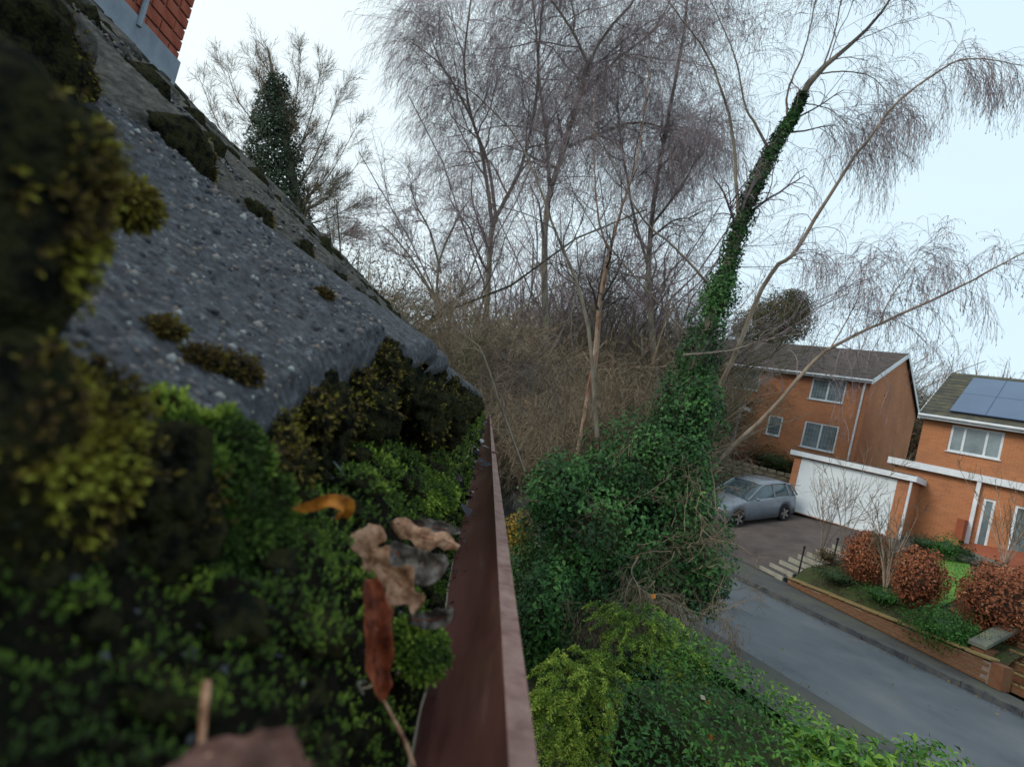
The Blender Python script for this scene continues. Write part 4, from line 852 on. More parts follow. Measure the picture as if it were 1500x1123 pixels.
# flat roofed front extension of the solar house
E0 = at(1313, 672, 22.3); Eb = 2.0; EH = E0[2] - Eb; LE = 9.0
ex = thing('house_extension', 'single storey brick extension with white fascia and glazed door at the right edge', 'extension', (E0[0], E0[1], Eb))
O5 = np.array([E0[0], E0[1], Eb])
hd = px_hole((1432, 772), (1462, 722), O5, UR); hw_ = px_hole((1478, 785), (1530, 735), O5, UR)
hd = (hd[0], hd[1], .05, 2.15); hw_ = (hw_[0], hw_[0] + 2.2, .5, 2.15)
print('ext', [round(v, 2) for v in hd], [round(v, 2) for v in hw_], EH)
wall_mesh('front_wall', O5, UR, LE, EH - .02, [hd, hw_], M['wallbrick2'], ex); wall_mesh('side_wall', O5 + GD * 2.5, -GD, 2.5, EH - .02, [], M['wallbrick2'], ex)
window(ex, O5, UR, hd, 1, name='door'); window(ex, O5, UR, hw_, 2)
mb = MB(); mb.box(O5 - UR * .2 + nrm * .2 + [0, 0, EH - .22], UR * (LE + .3), nrm * .03, (0, 0, .25)); mb.box(O5 - UR * .23 + nrm * .2 + [0, 0, EH - .22], UR * .03, GD * 2.4, (0, 0, .25)); own(mb.build('fascia', M['white']), ex)
mb = MB(); mb.box(O5 - UR * .19 + nrm * .19 + [0, 0, EH - .015], UR * (LE + .28), GD * 2.6, (0, 0, .05)); own(mb.build('flat_roof', M['darkroof']), ex)
p = O5 + UR * (hd[0] - .25) + nrm * .1; mb = MB(); mb.box(p, UR * .12, nrm * .1, (0, 0, EH - .2)); own(mb.build('white_post', M['white']), ex)
# pale stone terrace wall in front of the middle house
q0 = at(1048, 660, 27.5); q1 = at(1172, 690, 25.5)
tw_ = thing('stone_wall', 'pale rough stone terrace wall in front of the brick house', 'wall', q0)
dv = q1 - q0; dv[2] = 0; Ld = np.linalg.norm(dv); dv /= Ld; nn = np.array([dv[1], -dv[0], 0]); zb = Hn(q0[0], q0[1]) - .6
mb = MB(); mb.box(np.array([q0[0], q0[1], zb]), dv * Ld, -nn * .3, (0, 0, 2.1)); own(mb.build('backing', M['fence']), tw_)
ft = at(1060, 643, 27.5)[2]
row = 0; z = zb + .4; cnt = 0
while z < zb + 2.1:
    u = rng.uniform(0, .2)
    while u < Ld - .3 and cnt < 290:
        l = rng.uniform(.3, .55); b = bpy.data.objects.new('stone', shared_box('wstone%d' % rng.integers(0, 4), .40, .08, .2, M['fence'], .03)); COL.objects.link(b); b.parent = tw_; b.location = Vector(np.array([q0[0], q0[1], z + .1]) + dv * (u + l / 2) + nn * (.03 + rng.uniform(-.02, .02))) - tw_.location; b.scale = (l / .42, 1, rng.uniform(.85, 1.0)); b.rotation_euler = (0, 0, math.atan2(dv[1], dv[0])); u += l + .01; cnt += 1
    z += .21
for o in list(tw_.children):
    if o.name.startswith('wstone'): o.name = 'stone'
# ---- parked car
cw = hit(1147, 762, Hn); hdv = -QN; cl = np.array([-hdv[1], hdv[0]]);  # heading, car's left
cl = cl if cl @ np.array([QT[0], QT[1]]) < 0 else -cl
sl_ = .235; H3 = np.array([hdv[0], hdv[1], -sl_]); H3 /= np.linalg.norm(H3); S3 = np.array([cl[0], cl[1], 0]); U3 = np.cross(H3, S3); U3 = U3 if U3[2] > 0 else -U3
org = cw - S3 * .80    # rear axle centre on the ground; x forward, y towards the camera, z up
def cp(x, y, z): return org + H3 * x + S3 * y + U3 * z
car = thing('parked_car', 'blue grey hatchback parked on the driveway, half hidden by the ivy', 'car', org)
# lofted body: stations (x, half width, sill z, belt z)
st = [(-.78, .62, .35, .80), (-.72, .78, .25, .98), (-.3, .86, .22, 1.02), (.4, .88, .20, 1.0), (1.6, .88, .20, .98), (2.35, .87, .20, .96), (2.95, .85, .22, .88), (3.35, .76, .26, .76), (3.48, .55, .34, .62)]
def arch(x): return max(math.sqrt(max(0, .36 ** 2 - x ** 2)), math.sqrt(max(0, .36 ** 2 - (x - 2.55) ** 2))) + .0
xs = np.linspace(-.78, 3.48, 60); hwid = np.interp(xs, [s[0] for s in st], [s[1] for s in st]); sil = np.interp(xs, [s[0] for s in st], [s[2] for s in st]); blt = np.interp(xs, [s[0] for s in st], [s[3] for s in st])
V = []
for x, w, a, b in zip(xs, hwid, sil, blt):
    lo = max(a, .30 + arch(x)) if arch(x) > 0 else a
    lo = min(lo, b - .08)
    prf = [(-w * .97, lo), (-w, (lo + b) / 2), (-w * .985, b - .06), (-w * .93, b), (-w * .5, b + .035), (0, b + .05), (w * .5, b + .035), (w * .93, b), (w * .985, b - .06), (w, (lo + b) / 2), (w * .97, lo)]
    V += [cp(x, y, z) for y, z in prf]
k = 11; idx = np.arange(60 * k).reshape(60, k); Q = np.stack([idx[:-1, :-1], idx[:-1, 1:], idx[1:, 1:], idx[1:, :-1]], -1).reshape(-1, 4)
Q2 = np.stack([idx[:-1, -1], idx[:-1, 0], idx[1:, 0], idx[1:, -1]], -1)
bo = mesh_np('body', np.array(V), np.concatenate([Q, Q2]), M['carpaint'], smooth=True); own(bo, car)
cab = [(-.72, .60, .98, .02), (-.50, .66, 1.0, .40), (-.1, .68, 1.0, .50), (.7, .68, 1.0, .53), (1.25, .66, .98, .47), (2.15, .74, .97, .0)]
def cabin(z0f, z1f, wx, m, nm, x0=-.72, x1=2.15, push=0.):
    xs = np.linspace(x0, x1, 30); V = []
    for x in xs:
        wt = np.interp(x, [c[0] for c in cab], [c[1] for c in cab]); b = np.interp(x, [c[0] for c in cab], [c[2] for c in cab]); hh = np.interp(x, [c[0] for c in cab], [c[3] for c in cab])
        for f_ in (-1, -.995, -.6, 0, .6, .995, 1):
            if abs(f_) == 1: V.append(cp(x, f_ * (.82 + push), b + hh * z0f))
            else: V.append(cp(x, f_ * (wt + push) * (1.0 if abs(f_) > .9 else 1), b + hh * z1f + (.03 * (1 - f_ * f_) if z1f > .9 else 0) + push))
    idx = np.arange(30 * 7).reshape(30, 7); Q = np.stack([idx[:-1, :-1], idx[:-1, 1:], idx[1:, 1:], idx[1:, :-1]], -1).reshape(-1, 4); return own(mesh_np(nm, np.array(V), Q, m, smooth=True), car)
cabin(0, 1, 0, M['carglass'], 'windows')
xs = np.linspace(-.52, 1.22, 16); V = []
for x in xs:
    wt = np.interp(x, [c[0] for c in cab], [c[1] for c in cab]) + .02; b = np.interp(x, [c[0] for c in cab], [c[2] for c in cab]); hh = np.interp(x, [c[0] for c in cab], [c[3] for c in cab])
    for f_ in (-1, -.96, -.5, 0, .5, .96, 1): V.append(cp(x, f_ * wt, b + hh - (.05 if abs(f_) == 1 else 0) + .015 + .035 * (1 - f_ * f_)))
idx = np.arange(16 * 7).reshape(16, 7); Q = np.stack([idx[:-1, :-1], idx[:-1, 1:], idx[1:, 1:], idx[1:, :-1]], -1).reshape(-1, 4); own(mesh_np('roof', np.array(V), Q, M['carpaint'], smooth=True), car)
for sy in (-1, 1):
    for (xa, xb, za, zb_, nm) in ((1.22, 2.1, 1.46, .99, 'windscreen_pillar'), (-.48, -.68, 1.42, 1.0, 'rear_pillar'), (.62, .62, 1.52, 1.0, 'door_pillar'), (-.12, -.22, 1.5, 1.0, 'quarter_pillar')):
        mb = MB(); mb.tube([cp(xa, sy * .69, za), cp(xb, sy * .83, zb_)], .035, 6); own(mb.build(nm, M['carpaint']), car)
    for x in (0, 2.55):
        cc = cp(x, sy * .78, .31); th3 = np.linspace(0, 2 * math.pi, 25)[:-1]; mb = MB(); ringp = [(.31, -.1), (.325, -.08), (.325, .08), (.31, .1), (.22, .102), (.21, .085)]; V = []
        for t in th3:
            for r_, yy in ringp: V.append(cc + H3 * r_ * math.cos(t) + U3 * r_ * math.sin(t) + S3 * sy * yy)
        n6 = 6; idx = np.arange(24 * n6).reshape(24, n6); nx_ = np.roll(idx, -1, axis=0); Q = np.stack([idx[:, :-1], nx_[:, :-1], nx_[:, 1:], idx[:, 1:]], -1).reshape(-1, 4); wh = own(mesh_np('wheel', np.array(V), Q, M['rubber'], smooth=True), car)
        mb = MB()
        for s5 in range(5):
            t = s5 * 2 * math.pi / 5; d1 = H3 * math.cos(t) + U3 * math.sin(t); d2 = -H3 * math.sin(t) + U3 * math.cos(t); c0 = cc + S3 * sy * .085; mb.add([c0 - d2 * .035, c0 + d1 * .215 - d2 * .05, c0 + d1 * .215 + d2 * .05, c0 + d2 * .035, c0 - d2 * .035 - S3 * sy * .02, c0 + d1 * .215 - d2 * .05 - S3 * sy * .02, c0 + d1 * .215 + d2 * .05 - S3 * sy * .02, c0 + d2 * .035 - S3 * sy * .02], [[0, 1, 2, 3], [7, 6, 5, 4], [0, 4, 5, 1], [2, 6, 7, 3]])
        own(mb.build('rim', M['rimm']), wh)
    V, T, _ = lump(cp(1.75, sy * .98, 1.03), (.08, .09, .06), 2, 0); mb = MB(); mb.add(V, None, T); own(mb.build('mirror', M['carpaint'], smooth=True), car)
    V, T, _ = lump(cp(3.28, sy * .60, .70), (.14, .12, .07), 2, 0); mb = MB(); mb.add(V, None, T); own(mb.build('headlight', M['lamp'], smooth=True), car)
    mb = MB(); mb.tube([cp(.3, sy * .885, .86), cp(.5, sy * .885, .86)], .014, 5); own(mb.build('door_handle', M['carpaint']), car)
mb = MB(); mb.box(cp(3.40, -.45, .35), S3 * .9, H3 * .05, U3 * .14); own(mb.build('grille', M['black']), car)
# ================================================================== trees, shrubs and hedges
def limb(px, d, r0, r1, n=16):
    d = np.interp(np.linspace(0, 1, len(px)), np.linspace(0, 1, len(d) if hasattr(d, '__len__') else 1), d) if hasattr(d, '__len__') else np.full(len(px), d)
    P = interp_path([at(x, y, dd) for (x, y), dd in zip(px, d)], n); P[1:-1] += rng.normal(size=(n - 2, 3)) * min(r0, .03) * .18
    return P, np.linspace(r0, r1, n)
def tree(name, label, base, limbs, levels, bark='bark', twig='twig', cat='tree', kidroot=None, sides=8, group=None, ends=None):
    t = thing(name, label, cat, base, group)
    P = np.array([l[0] for l in limbs]); R_ = np.array([l[1] for l in limbs])
    tw = Twigs(); tw.add(P, R_, sides); tw.build('trunk', M[bark], t)
    tw = Twigs(); cur, cr2 = (P, R_) if kidroot is None else (P[kidroot], R_[kidroot]); last = None
    for lv in levels:
        lv = dict(lv); s = lv.pop('sides', 3); cur, cr2 = grow(cur, cr2, **lv); tw.add(cur, cr2, s); last = cur
    o = tw.build('twigs', M[twig], t); o['kind'] = 'stuff'
    if ends:
        E_ = last[:, -1]; m = rng.uniform(size=len(E_)) < ends[0]; E_ = E_[m]; L_ = ends[1]
        P2 = np.stack([E_, E_ + rng.normal(size=E_.shape) * .004 - [0, 0, L_ * .5], E_ + rng.normal(size=E_.shape) * .006 - [0, 0, L_]], 1); R2 = np.tile([ends[2], ends[2] * 1.4, ends[2] * .5], (len(E_), 1))
        c = Twigs(); c.add(P2, R2, 4); c.build('catkins', M['twigdark'], t, 'stuff')
    return t
# ---- tall weeping birch group in the middle
D = 24
bl = [limb([(712, 640), (711, 500), (716, 400), (722, 330), (742, 290), (765, 240), (785, 150), (790, 60), (800, -60)], D, .14, .03),
      limb([(722, 335), (712, 260), (697, 190), (668, 130), (640, 90), (600, 60)], D, .09, .02),
      limb([(727, 325), (715, 240), (690, 170), (680, 90), (690, 0), (700, -80)], D, .08, .02)]
tree('birch_tree', 'tall weeping birch with a pale grey trunk forking low, left of centre', at(712, 640, D), bl,
     [dict(k=16, ln=3.6, ang=42, grav=.0, n=8, wig=.18, t0=.2, lnfall=.3, rmin=.012, sides=4), dict(k=11, ln=2.3, ang=50, grav=-.2, n=7, wig=.22, t0=.1, rmin=.006, rr=.4), dict(k=8, ln=1.6, ang=55, grav=-.7, n=6, wig=.22, t0=.1, rmin=.0034, lnfall=.2, rr=.4), dict(k=3, ln=.8, ang=35, grav=-1.6, n=4, wig=.12, rmin=.0036)], bark='bark')
D = 22.5
bl = [limb([(800, 640), (800, 500), (797, 380), (803, 290), (825, 225), (845, 150), (862, 95), (890, 45), (930, 0), (955, -60)], D, .15, .035),
      limb([(805, 280), (800, 200), (790, 120), (785, 40), (770, -60)], D, .08, .02),
      limb([(833, 215), (880, 195), (930, 180), (975, 190), (1015, 230)], D, .08, .02),
      limb([(862, 95), (835, 40), (800, -10), (770, -60)], D, .07, .02),
      limb([(848, 145), (900, 90), (960, 40), (1000, -40)], D, .07, .02)]
tree('birch_tree', 'tallest weeping birch with a thick leaning trunk and dense purple brown twigs at centre top', at(800, 640, D), bl,
     [dict(k=16, ln=3.4, ang=48, grav=-.05, n=8, wig=.18, t0=.15, lnfall=.3, rmin=.012, sides=4), dict(k=11, ln=2.3, ang=52, grav=-.2, n=7, wig=.22, t0=.1, rmin=.006, rr=.4), dict(k=8, ln=1.6, ang=55, grav=-.7, n=6, wig=.22, t0=.1, rmin=.0034, lnfall=.2, rr=.4), dict(k=3, ln=.8, ang=35, grav=-1.6, n=4, wig=.12, rmin=.0036)])
# ---- slim forked birch with peeling copper bark
D = 8.6
bl = [limb([(835, 720), (848, 660), (860, 590), (872, 520), (880, 440), (890, 385), (893, 368)], D, .050, .034, 14),
      limb([(893, 370), (905, 325), (917, 285), (935, 225), (945, 150), (955, 60)], D, .026, .006, 14),
      limb([(893, 370), (880, 335), (873, 285), (870, 210), (872, 130)], D, .020, .005, 14)]
bl = [limb([(965, 640), (958, 520), (950, 420), (955, 320), (968, 230), (985, 140), (1000, 60), (1010, -30)], 23.5, .15, .04),
      limb([(952, 400), (930, 320), (915, 240), (905, 150), (910, 60)], 23.5, .07, .02), limb([(955, 330), (1000, 270), (1030, 210), (1045, 150)], 23.5, .06, .02)]
tree('birch_tree', 'dense purple twigged birch behind the forked copper birch, right of centre', at(965, 640, 23.5), bl,
     [dict(k=15, ln=2.8, ang=45, grav=.0, n=8, wig=.2, t0=.15, lnfall=.3, rmin=.011, sides=4), dict(k=12, ln=2.0, ang=50, grav=-.2, n=7, wig=.22, t0=.1, rmin=.006, rr=.4), dict(k=7, ln=1.4, ang=55, grav=-.6, n=6, wig=.22, t0=.1, rmin=.0034, lnfall=.2, rr=.4), dict(k=2, ln=.7, ang=35, grav=-1.0, n=4, wig=.15, rmin=.0036)])
bl = [limb([(655, 640), (650, 540), (640, 450), (645, 380), (670, 320), (690, 290)], 21, .08, .02), limb([(642, 450), (610, 390), (580, 350), (560, 330)], 21, .05, .015), limb([(646, 400), (630, 340), (610, 300), (600, 270)], 21, .05, .015), limb([(645, 470), (680, 420), (700, 370), (715, 340)], 21, .05, .015)]
tree('small_tree', 'low spreading bare tree with arching twigs left of the birches', at(655, 640, 21), bl,
     [dict(k=13, ln=1.9, ang=50, grav=.1, n=8, wig=.2, t0=.2, rmin=.010), dict(k=8, ln=1.1, ang=48, grav=-.1, n=7, wig=.2, rmin=.0065), dict(k=6, ln=.6, ang=45, grav=-.2, n=5, wig=.2, rmin=.0045)], twig='twig')
D = 8.6
bl = [limb([(835, 720), (848, 660), (860, 590), (872, 520), (880, 440), (890, 385), (893, 368)], D, .050, .034, 14),
      limb([(893, 370), (905, 325), (917, 285), (935, 225), (945, 150), (955, 60)], D, .026, .006, 14),
      limb([(893, 370), (880, 335), (873, 285), (870, 210), (872, 130)], D, .020, .005, 14)]
tree('birch_tree', 'slim forked birch with peeling copper coloured bark standing by the gutter side of the ivy', at(835, 720, D), bl,
     [dict(k=8, ln=1.3, ang=42, grav=.05, n=7, wig=.16, t0=.3, rmin=.003), dict(k=6, ln=.7, ang=45, grav=-.3, n=6, wig=.2, rmin=.0019), dict(k=5, ln=.4, ang=45, grav=-.7, n=5, wig=.2, rmin=.0015)], bark='copperbark', twig='twigdark')
D = 7.6
bl = [limb([(875, 640), (870, 560), (862, 480), (845, 415), (827, 375), (812, 335), (797, 293), (777, 240), (750, 193), (720, 160), (683, 127)], D, .030, .005),
      limb([(845, 415), (838, 455), (815, 500), (805, 520), (790, 545)], D, .010, .004)]
tree('slender_tree', 'dark thin stemmed tree curving up to the left in front of the weeping birches', at(875, 640, D), bl,
     [dict(k=16, ln=1.3, ang=42, grav=.12, n=8, wig=.16, t0=.25, rmin=.003), dict(k=6, ln=.7, ang=45, grav=-.2, n=6, wig=.2, rmin=.0019), dict(k=4, ln=.4, ang=45, grav=-.4, n=5, wig=.2, rmin=.0014)], twig='twigdark')
D = 5.2
bl = [limb([(768, 690), (750, 640), (735, 600), (722, 560), (704, 512), (690, 498), (664, 478), (648, 450), (638, 425)], D, .012, .003), limb([(704, 513), (680, 510), (655, 516)], D, .006, .002), limb([(728, 575), (712, 552), (690, 548)], D, .005, .002)]
tree('slender_tree', 'thin crooked bare branch rising just beyond the end of the gutter', at(768, 690, D), bl,
     [dict(k=7, ln=.45, ang=50, grav=.1, n=7, wig=.25, rmin=.0014), dict(k=4, ln=.22, ang=50, grav=0, n=5, wig=.3, rmin=.001)], twig='twigbrown')
# ---- the ivy clad leaning tree
D = 8.2
main = [(975, 760), (990, 640), (1025, 520), (1055, 430), (1080, 340), (1110, 265), (1140, 205), (1165, 165), (1180, 130), (1205, 100), (1240, 70), (1290, 20), (1320, -30)]
bl = [limb(main, D, .13, .008, 26),
      limb([(1082, 330), (1078, 260), (1075, 210), (1062, 145), (1035, 80), (1000, 30), (960, -20)], D, .030, .006, 26),
      limb([(1128, 222), (1105, 180), (1090, 150), (1075, 80), (1040, 0)], D, .022, .006, 26),
      limb([(1153, 168), (1155, 130), (1178, 75), (1195, 0), (1200, -40)], D, .018, .005, 26),
      limb([(1205, 100), (1222, 50), (1232, 0), (1240, -40)], D, .014, .004, 26),
      limb([(1200, 108), (1240, 105), (1280, 115), (1310, 150)], D, .012, .003, 26),
      limb([(1170, 150), (1215, 160), (1250, 190)], D, .010, .003, 26),
      limb([(1045, 425), (1010, 385), (980, 355), (945, 325), (918, 280), (885, 215), (850, 160)], D, .022, .005, 26),
      limb([(1010, 495), (965, 445), (925, 400), (880, 345), (845, 290), (820, 230)], D, .016, .004, 26)]
ivt = tree('ivy_clad_tree', 'leaning birch wrapped in dark green ivy with a bare twiggy top', at(975, 760, D), bl,
     [dict(k=12, ln=1.25, ang=38, grav=-.02, n=8, wig=.11, t0=.32, rmin=.0030, lnfall=.4, rr=.3), dict(k=8, ln=.8, ang=45, grav=-.45, n=7, wig=.16, rmin=.0022), dict(k=5, ln=.42, ang=42, grav=-.8, n=5, wig=.16, rmin=.0017)], twig='twig', ends=(.35, .03, .003))
def ivy(blobs, n_per, size, m, name, parent, seed=3, droop=.6):
    PP, NN_ = [], []
    for (x, y, d, rx, ry, k) in blobs:
        r = np.array([rx, (rx + ry) / 2, ry]) * d / F; p, dn = blob_pts(at(x, y, d), r, int(n_per * k), rough=.45, shell=.45, seed=seed + x * .1); PP.append(p); NN_.append(dn * .8 + [0, -.35, .35])
    P = np.concatenate(PP); Nn = np.concatenate(NN_); tn = np.clip(.38 + 1.5 * fbm(P * 2.6, 3) + rng.normal(size=len(P)) * .16, 0, 1)
    V, T, t = leaf_cloud(P, Nn, size, tn, droop=droop); o = mesh_np(name, V, T, M[m], tint=t); own(o, parent); o['kind'] = 'stuff'; return o
climb = []
for (x, y), r in zip(main[1:4], (44, 34, 28)): climb.append((x, y, D, r, r * 1.25, 1 if r > 20 else .5))
climb += [(1010, 575, D, 44, 55, 1.1), (1038, 475, D, 30, 40, .7)]
ivy(climb, 1500, .055, 'ivy', 'ivy_leaves', ivt)
tp, tr = bl[0]; n_ = 7500; kf = 6 + 10.2 * rng.uniform(0, 1, n_) ** 1.35; ki = kf.astype(int); fr_ = (kf - ki)[:, None]; Pc = tp[ki] * (1 - fr_) + tp[np.minimum(ki + 1, 25)] * fr_
patch = fbm(Pc * 3.1 + 4, 3) * .5 + .5; rd = rng.normal(size=(n_, 3)); rd /= np.linalg.norm(rd, axis=1, keepdims=True); rr_ = tr[ki] + rng.uniform(.0, .13, n_) * (1 - (kf - 6) / 13) * np.clip(patch * 2 - .4, .25, 1.2)
P = Pc + rd * rr_[:, None]; kp = (patch > .36) | (kf < 11); P, rd = P[kp], rd[kp]; V, T, t = leaf_cloud(P, rd, .055, np.clip(.36 + 1.4 * fbm(P * 3, 3) + rng.normal(size=len(P)) * .17, 0, 1), droop=.6); o = mesh_np('climbing_ivy', V, T, M['ivy'], tint=t); own(o, ivt); o['kind'] = 'stuff'
tws = Twigs(); c0 = np.array([bl[0][0][3:17]]); cP, cR = grow(c0, np.full((1, 14), .01), 60, .35, t0=0, ang=60, grav=-.8, n=6, wig=.25, rmin=.003); tws.add(cP, cR); tws.build('ivy_stems', M['twigbrown'], ivt, 'stuff')
bush = thing('ivy_thicket', 'big dark green ivy covered thicket between the gutter and the street', 'ivy', at(920, 800, 8))
bb = [(865, 775, 7.6, 105, 95, 2.4), (985, 790, 8.0, 84, 105, 2.2), (950, 690, 8.2, 100, 85, 2.0), (850, 870, 7.4, 88, 85, 1.8), (815, 720, 7.4, 45, 60, 1.0), (1028, 850, 7.8, 40, 50, .9), (1010, 600, 8.2, 52, 62, 1.1), (795, 900, 6.8, 42, 88, 1.2), (1000, 725, 8.2, 45, 60, .9), (930, 855, 7.7, 70, 50, 1.0), (900, 700, 7.8, 60, 50, .9), (985, 655, 8.0, 60, 50, .8)]
ivy(bb, 2300, .070, 'ivy', 'ivy_leaves', bush)
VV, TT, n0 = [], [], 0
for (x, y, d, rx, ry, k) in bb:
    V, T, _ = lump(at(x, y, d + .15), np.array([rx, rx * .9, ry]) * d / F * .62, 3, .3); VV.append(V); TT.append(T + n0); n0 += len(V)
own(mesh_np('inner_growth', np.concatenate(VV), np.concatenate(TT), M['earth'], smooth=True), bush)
st = np.array([at(rng.uniform(780, 1060), rng.uniform(720, 930), rng.uniform(6.9, 7.6)) for _ in range(70)]); d0 = rng.normal(size=(70, 3)) * .35 + [.1, -.1, .1]
P = np.stack([st + d0 * t for t in np.linspace(0, 1, 6)], 1) + rng.normal(size=(70, 6, 3)) * .02; tws = Twigs(); R0 = np.tile(np.linspace(.007, .003, 6), (70, 1)); tws.add(P, R0)
a_, b_ = grow(P, R0, 6, .35, ang=45, n=5, wig=.25, rmin=.002); tws.add(a_, b_); a_, b_ = grow(a_, b_, 4, .18, ang=45, n=4, wig=.25, rmin=.0016); tws.add(a_, b_); tws.build('dead_twigs', M['twigbrown'], bush, 'stuff')
# grey brown brush in front of and above the ivy
br = thing('bare_bush', 'tangled bare grey brown bush between the slim birch and the road', 'bush', at(830, 640, 9.5))
tws = Twigs()
for (x, y, dd, m, L_) in ((800, 690, 9.5, 46, 1.5), (870, 700, 9.0, 40, 1.5), (930, 690, 9.3, 46, 1.8), (780, 650, 11, 40, 1.5), (900, 620, 10, 40, 1.6), (905, 640, 10, 30, 1.3)):
    st = np.tile(at(x, y, dd), (m, 1)) + rng.normal(size=(m, 3)) * [.35, .35, .12]; dr_ = rng.normal(size=(m, 3)) * [.45, .35, .2] + [0, 0, .75]
    P = np.stack([st + dr_ * L_ * t - np.array([0, 0, .35]) * t * t for t in np.linspace(0, 1, 7)], 1) + rng.normal(size=(m, 7, 3)) * .03; R0 = np.tile(np.linspace(.010, .004, 7), (m, 1)); tws.add(P, R0)
    a_, b_ = grow(P, R0, 6, .75, ang=45, grav=-.6, n=6, wig=.22, rmin=.0028); tws.add(a_, b_); a_, b_ = grow(a_, b_, 5, .35, ang=45, grav=-.6, n=5, wig=.2, rmin=.0022); tws.add(a_, b_)
tws.build('stems', M['twigbrown'], br, 'stuff')
# ---- long birches leaning to the right
D0, D1 = 9.0, 7.4
bl = [limb([(1030, 640), (1050, 575), (1080, 510), (1112, 432), (1140, 388), (1163, 372), (1200, 310), (1247, 237), (1283, 190), (1320, 143), (1377, 103), (1410, 87), (1455, 88), (1500, 97)], (D0, D1), .045, .004, 30)]
tree('leaning_birch', 'long pale trunked birch leaning far to the right with drooping catkin twigs', at(1030, 640, D0), bl,
     [dict(k=64, ln=1.25, ang=42, grav=-1.1, n=9, wig=.15, t0=.33, lnfall=.5, rmin=.0026, rr=.22, bias=(.5, 0, 0)), dict(k=7, ln=.62, ang=42, grav=-1.1, n=7, wig=.16, t0=.2, rmin=.002), dict(k=3, ln=.28, ang=38, grav=-1.0, n=4, wig=.15, rmin=.0016)], bark='birchbark', twig='twig', ends=(.45, .03, .003))
bl = [limb([(1035, 695), (1072, 655), (1105, 625), (1140, 590), (1190, 530), (1240, 497), (1285, 475), (1340, 450), (1390, 428), (1435, 405), (1480, 380), (1530, 355)], (8.2, 6.2), .034, .006, 26),
      limb([(1290, 472), (1300, 445), (1325, 405), (1350, 360)], 6.9, .009, .003, 26), limb([(1215, 512), (1240, 470), (1258, 430), (1262, 380)], 7.3, .010, .003, 26)]
tree('leaning_birch', 'low pale branch sweeping right across the brick house and garage roof', at(1035, 695, 8.2), bl,
     [dict(k=30, ln=1.1, ang=50, grav=-.6, n=8, wig=.16, t0=.25, rmin=.0026, rr=.3), dict(k=7, ln=.5, ang=42, grav=-.9, n=6, wig=.16, t0=.2, rmin=.0019), dict(k=3, ln=.24, ang=38, grav=-.9, n=4, wig=.15, rmin=.0015)], bark='birchbark', twig='twig', ends=(.4, .028, .003))
bl = [limb([(1000, 520), (1040, 517), (1075, 512), (1115, 500), (1160, 490), (1178, 489)], 7.5, .014, .004), limb([(1000, 520), (1040, 517), (1060, 514)], 7.5, .014, .010)]
tree('slender_tree', 'thin dark horizontal branch crossing in front of the brick house roof', at(1000, 520, 7.5), bl, [dict(k=9, ln=.5, ang=50, grav=-.3, n=6, wig=.2, rmin=.0018), dict(k=4, ln=.25, ang=45, grav=-.5, n=5, wig=.2, rmin=.0014)], twig='twigdark')
# ---- hanging twigs low over the road
bl = [limb([(930, 880), (960, 870), (1000, 890), (1050, 905), (1085, 925)], (6.3, 6.6), .008, .003), limb([(960, 850), (930, 880), (895, 885), (860, 905)], (6.3, 6.4), .008, .003), limb([(935, 815), (925, 840), (945, 870), (960, 885)], 6.3, .011, .005)]
tree('drooping_branch', 'bare pinkish drooping branch hanging over the near pavement below the ivy', at(935, 815, 6.3), bl, [dict(k=22, ln=.6, ang=55, grav=-.9, n=8, wig=.2, rmin=.0026), dict(k=7, ln=.3, ang=45, grav=-.8, n=6, wig=.2, rmin=.0019), dict(k=3, ln=.12, ang=45, grav=-.8, n=4, wig=.2, rmin=.0016)], twig='twigbrown', ends=(.3, .022, .003), cat='branch')

# ---- background tree with an ivy cone, beyond the roof
D = 30
bl = [limb([(450, 400), (440, 320), (425, 240), (410, 170), (400, 110), (392, 70)], D, .35, .04)]
for (x1, y1, x2, y2, x3, y3) in ((430, 300, 480, 260, 520, 190), (430, 280, 470, 210, 500, 130), (425, 250, 455, 170, 470, 100), (420, 220, 435, 140, 440, 80), (415, 200, 385, 130, 370, 85), (415, 220, 350, 150, 330, 95), (415, 250, 330, 200, 290, 110), (420, 270, 310, 250, 285, 170), (435, 310, 480, 290, 525, 240), (438, 325, 480, 320, 520, 300), (435, 320, 470, 345, 510, 340)): bl.append(limb([(x1, y1), ((x1 * 2 + x2) / 3, (y1 * 2 + y2) / 3 + 4), (x2, y2), (x3, y3)], D, .060, .012))
bt = tree('background_tree', 'bare spreading tree with an ivy cone up its trunk beyond the roof', at(450, 400, D), bl, [dict(k=18, ln=1.9, ang=24, grav=.1, n=7, wig=.06, rmin=.009, t0=.15, rr=.35), dict(k=10, ln=1.0, ang=28, grav=.1, n=6, wig=.1, rmin=.0065), dict(k=5, ln=.55, ang=35, grav=.05, n=4, wig=.12, rmin=.005)], twig='twigbrown')
ivy([(405, 130, D, 18, 22, .5), (402, 170, D, 34, 36, 1), (400, 215, D, 42, 42, 1.3), (402, 260, D, 46, 46, 1.3), (415, 300, D, 42, 42, 1), (430, 335, D, 26, 40, .6)], 3000, .17, 'ivyfar', 'ivy_leaves', bt)
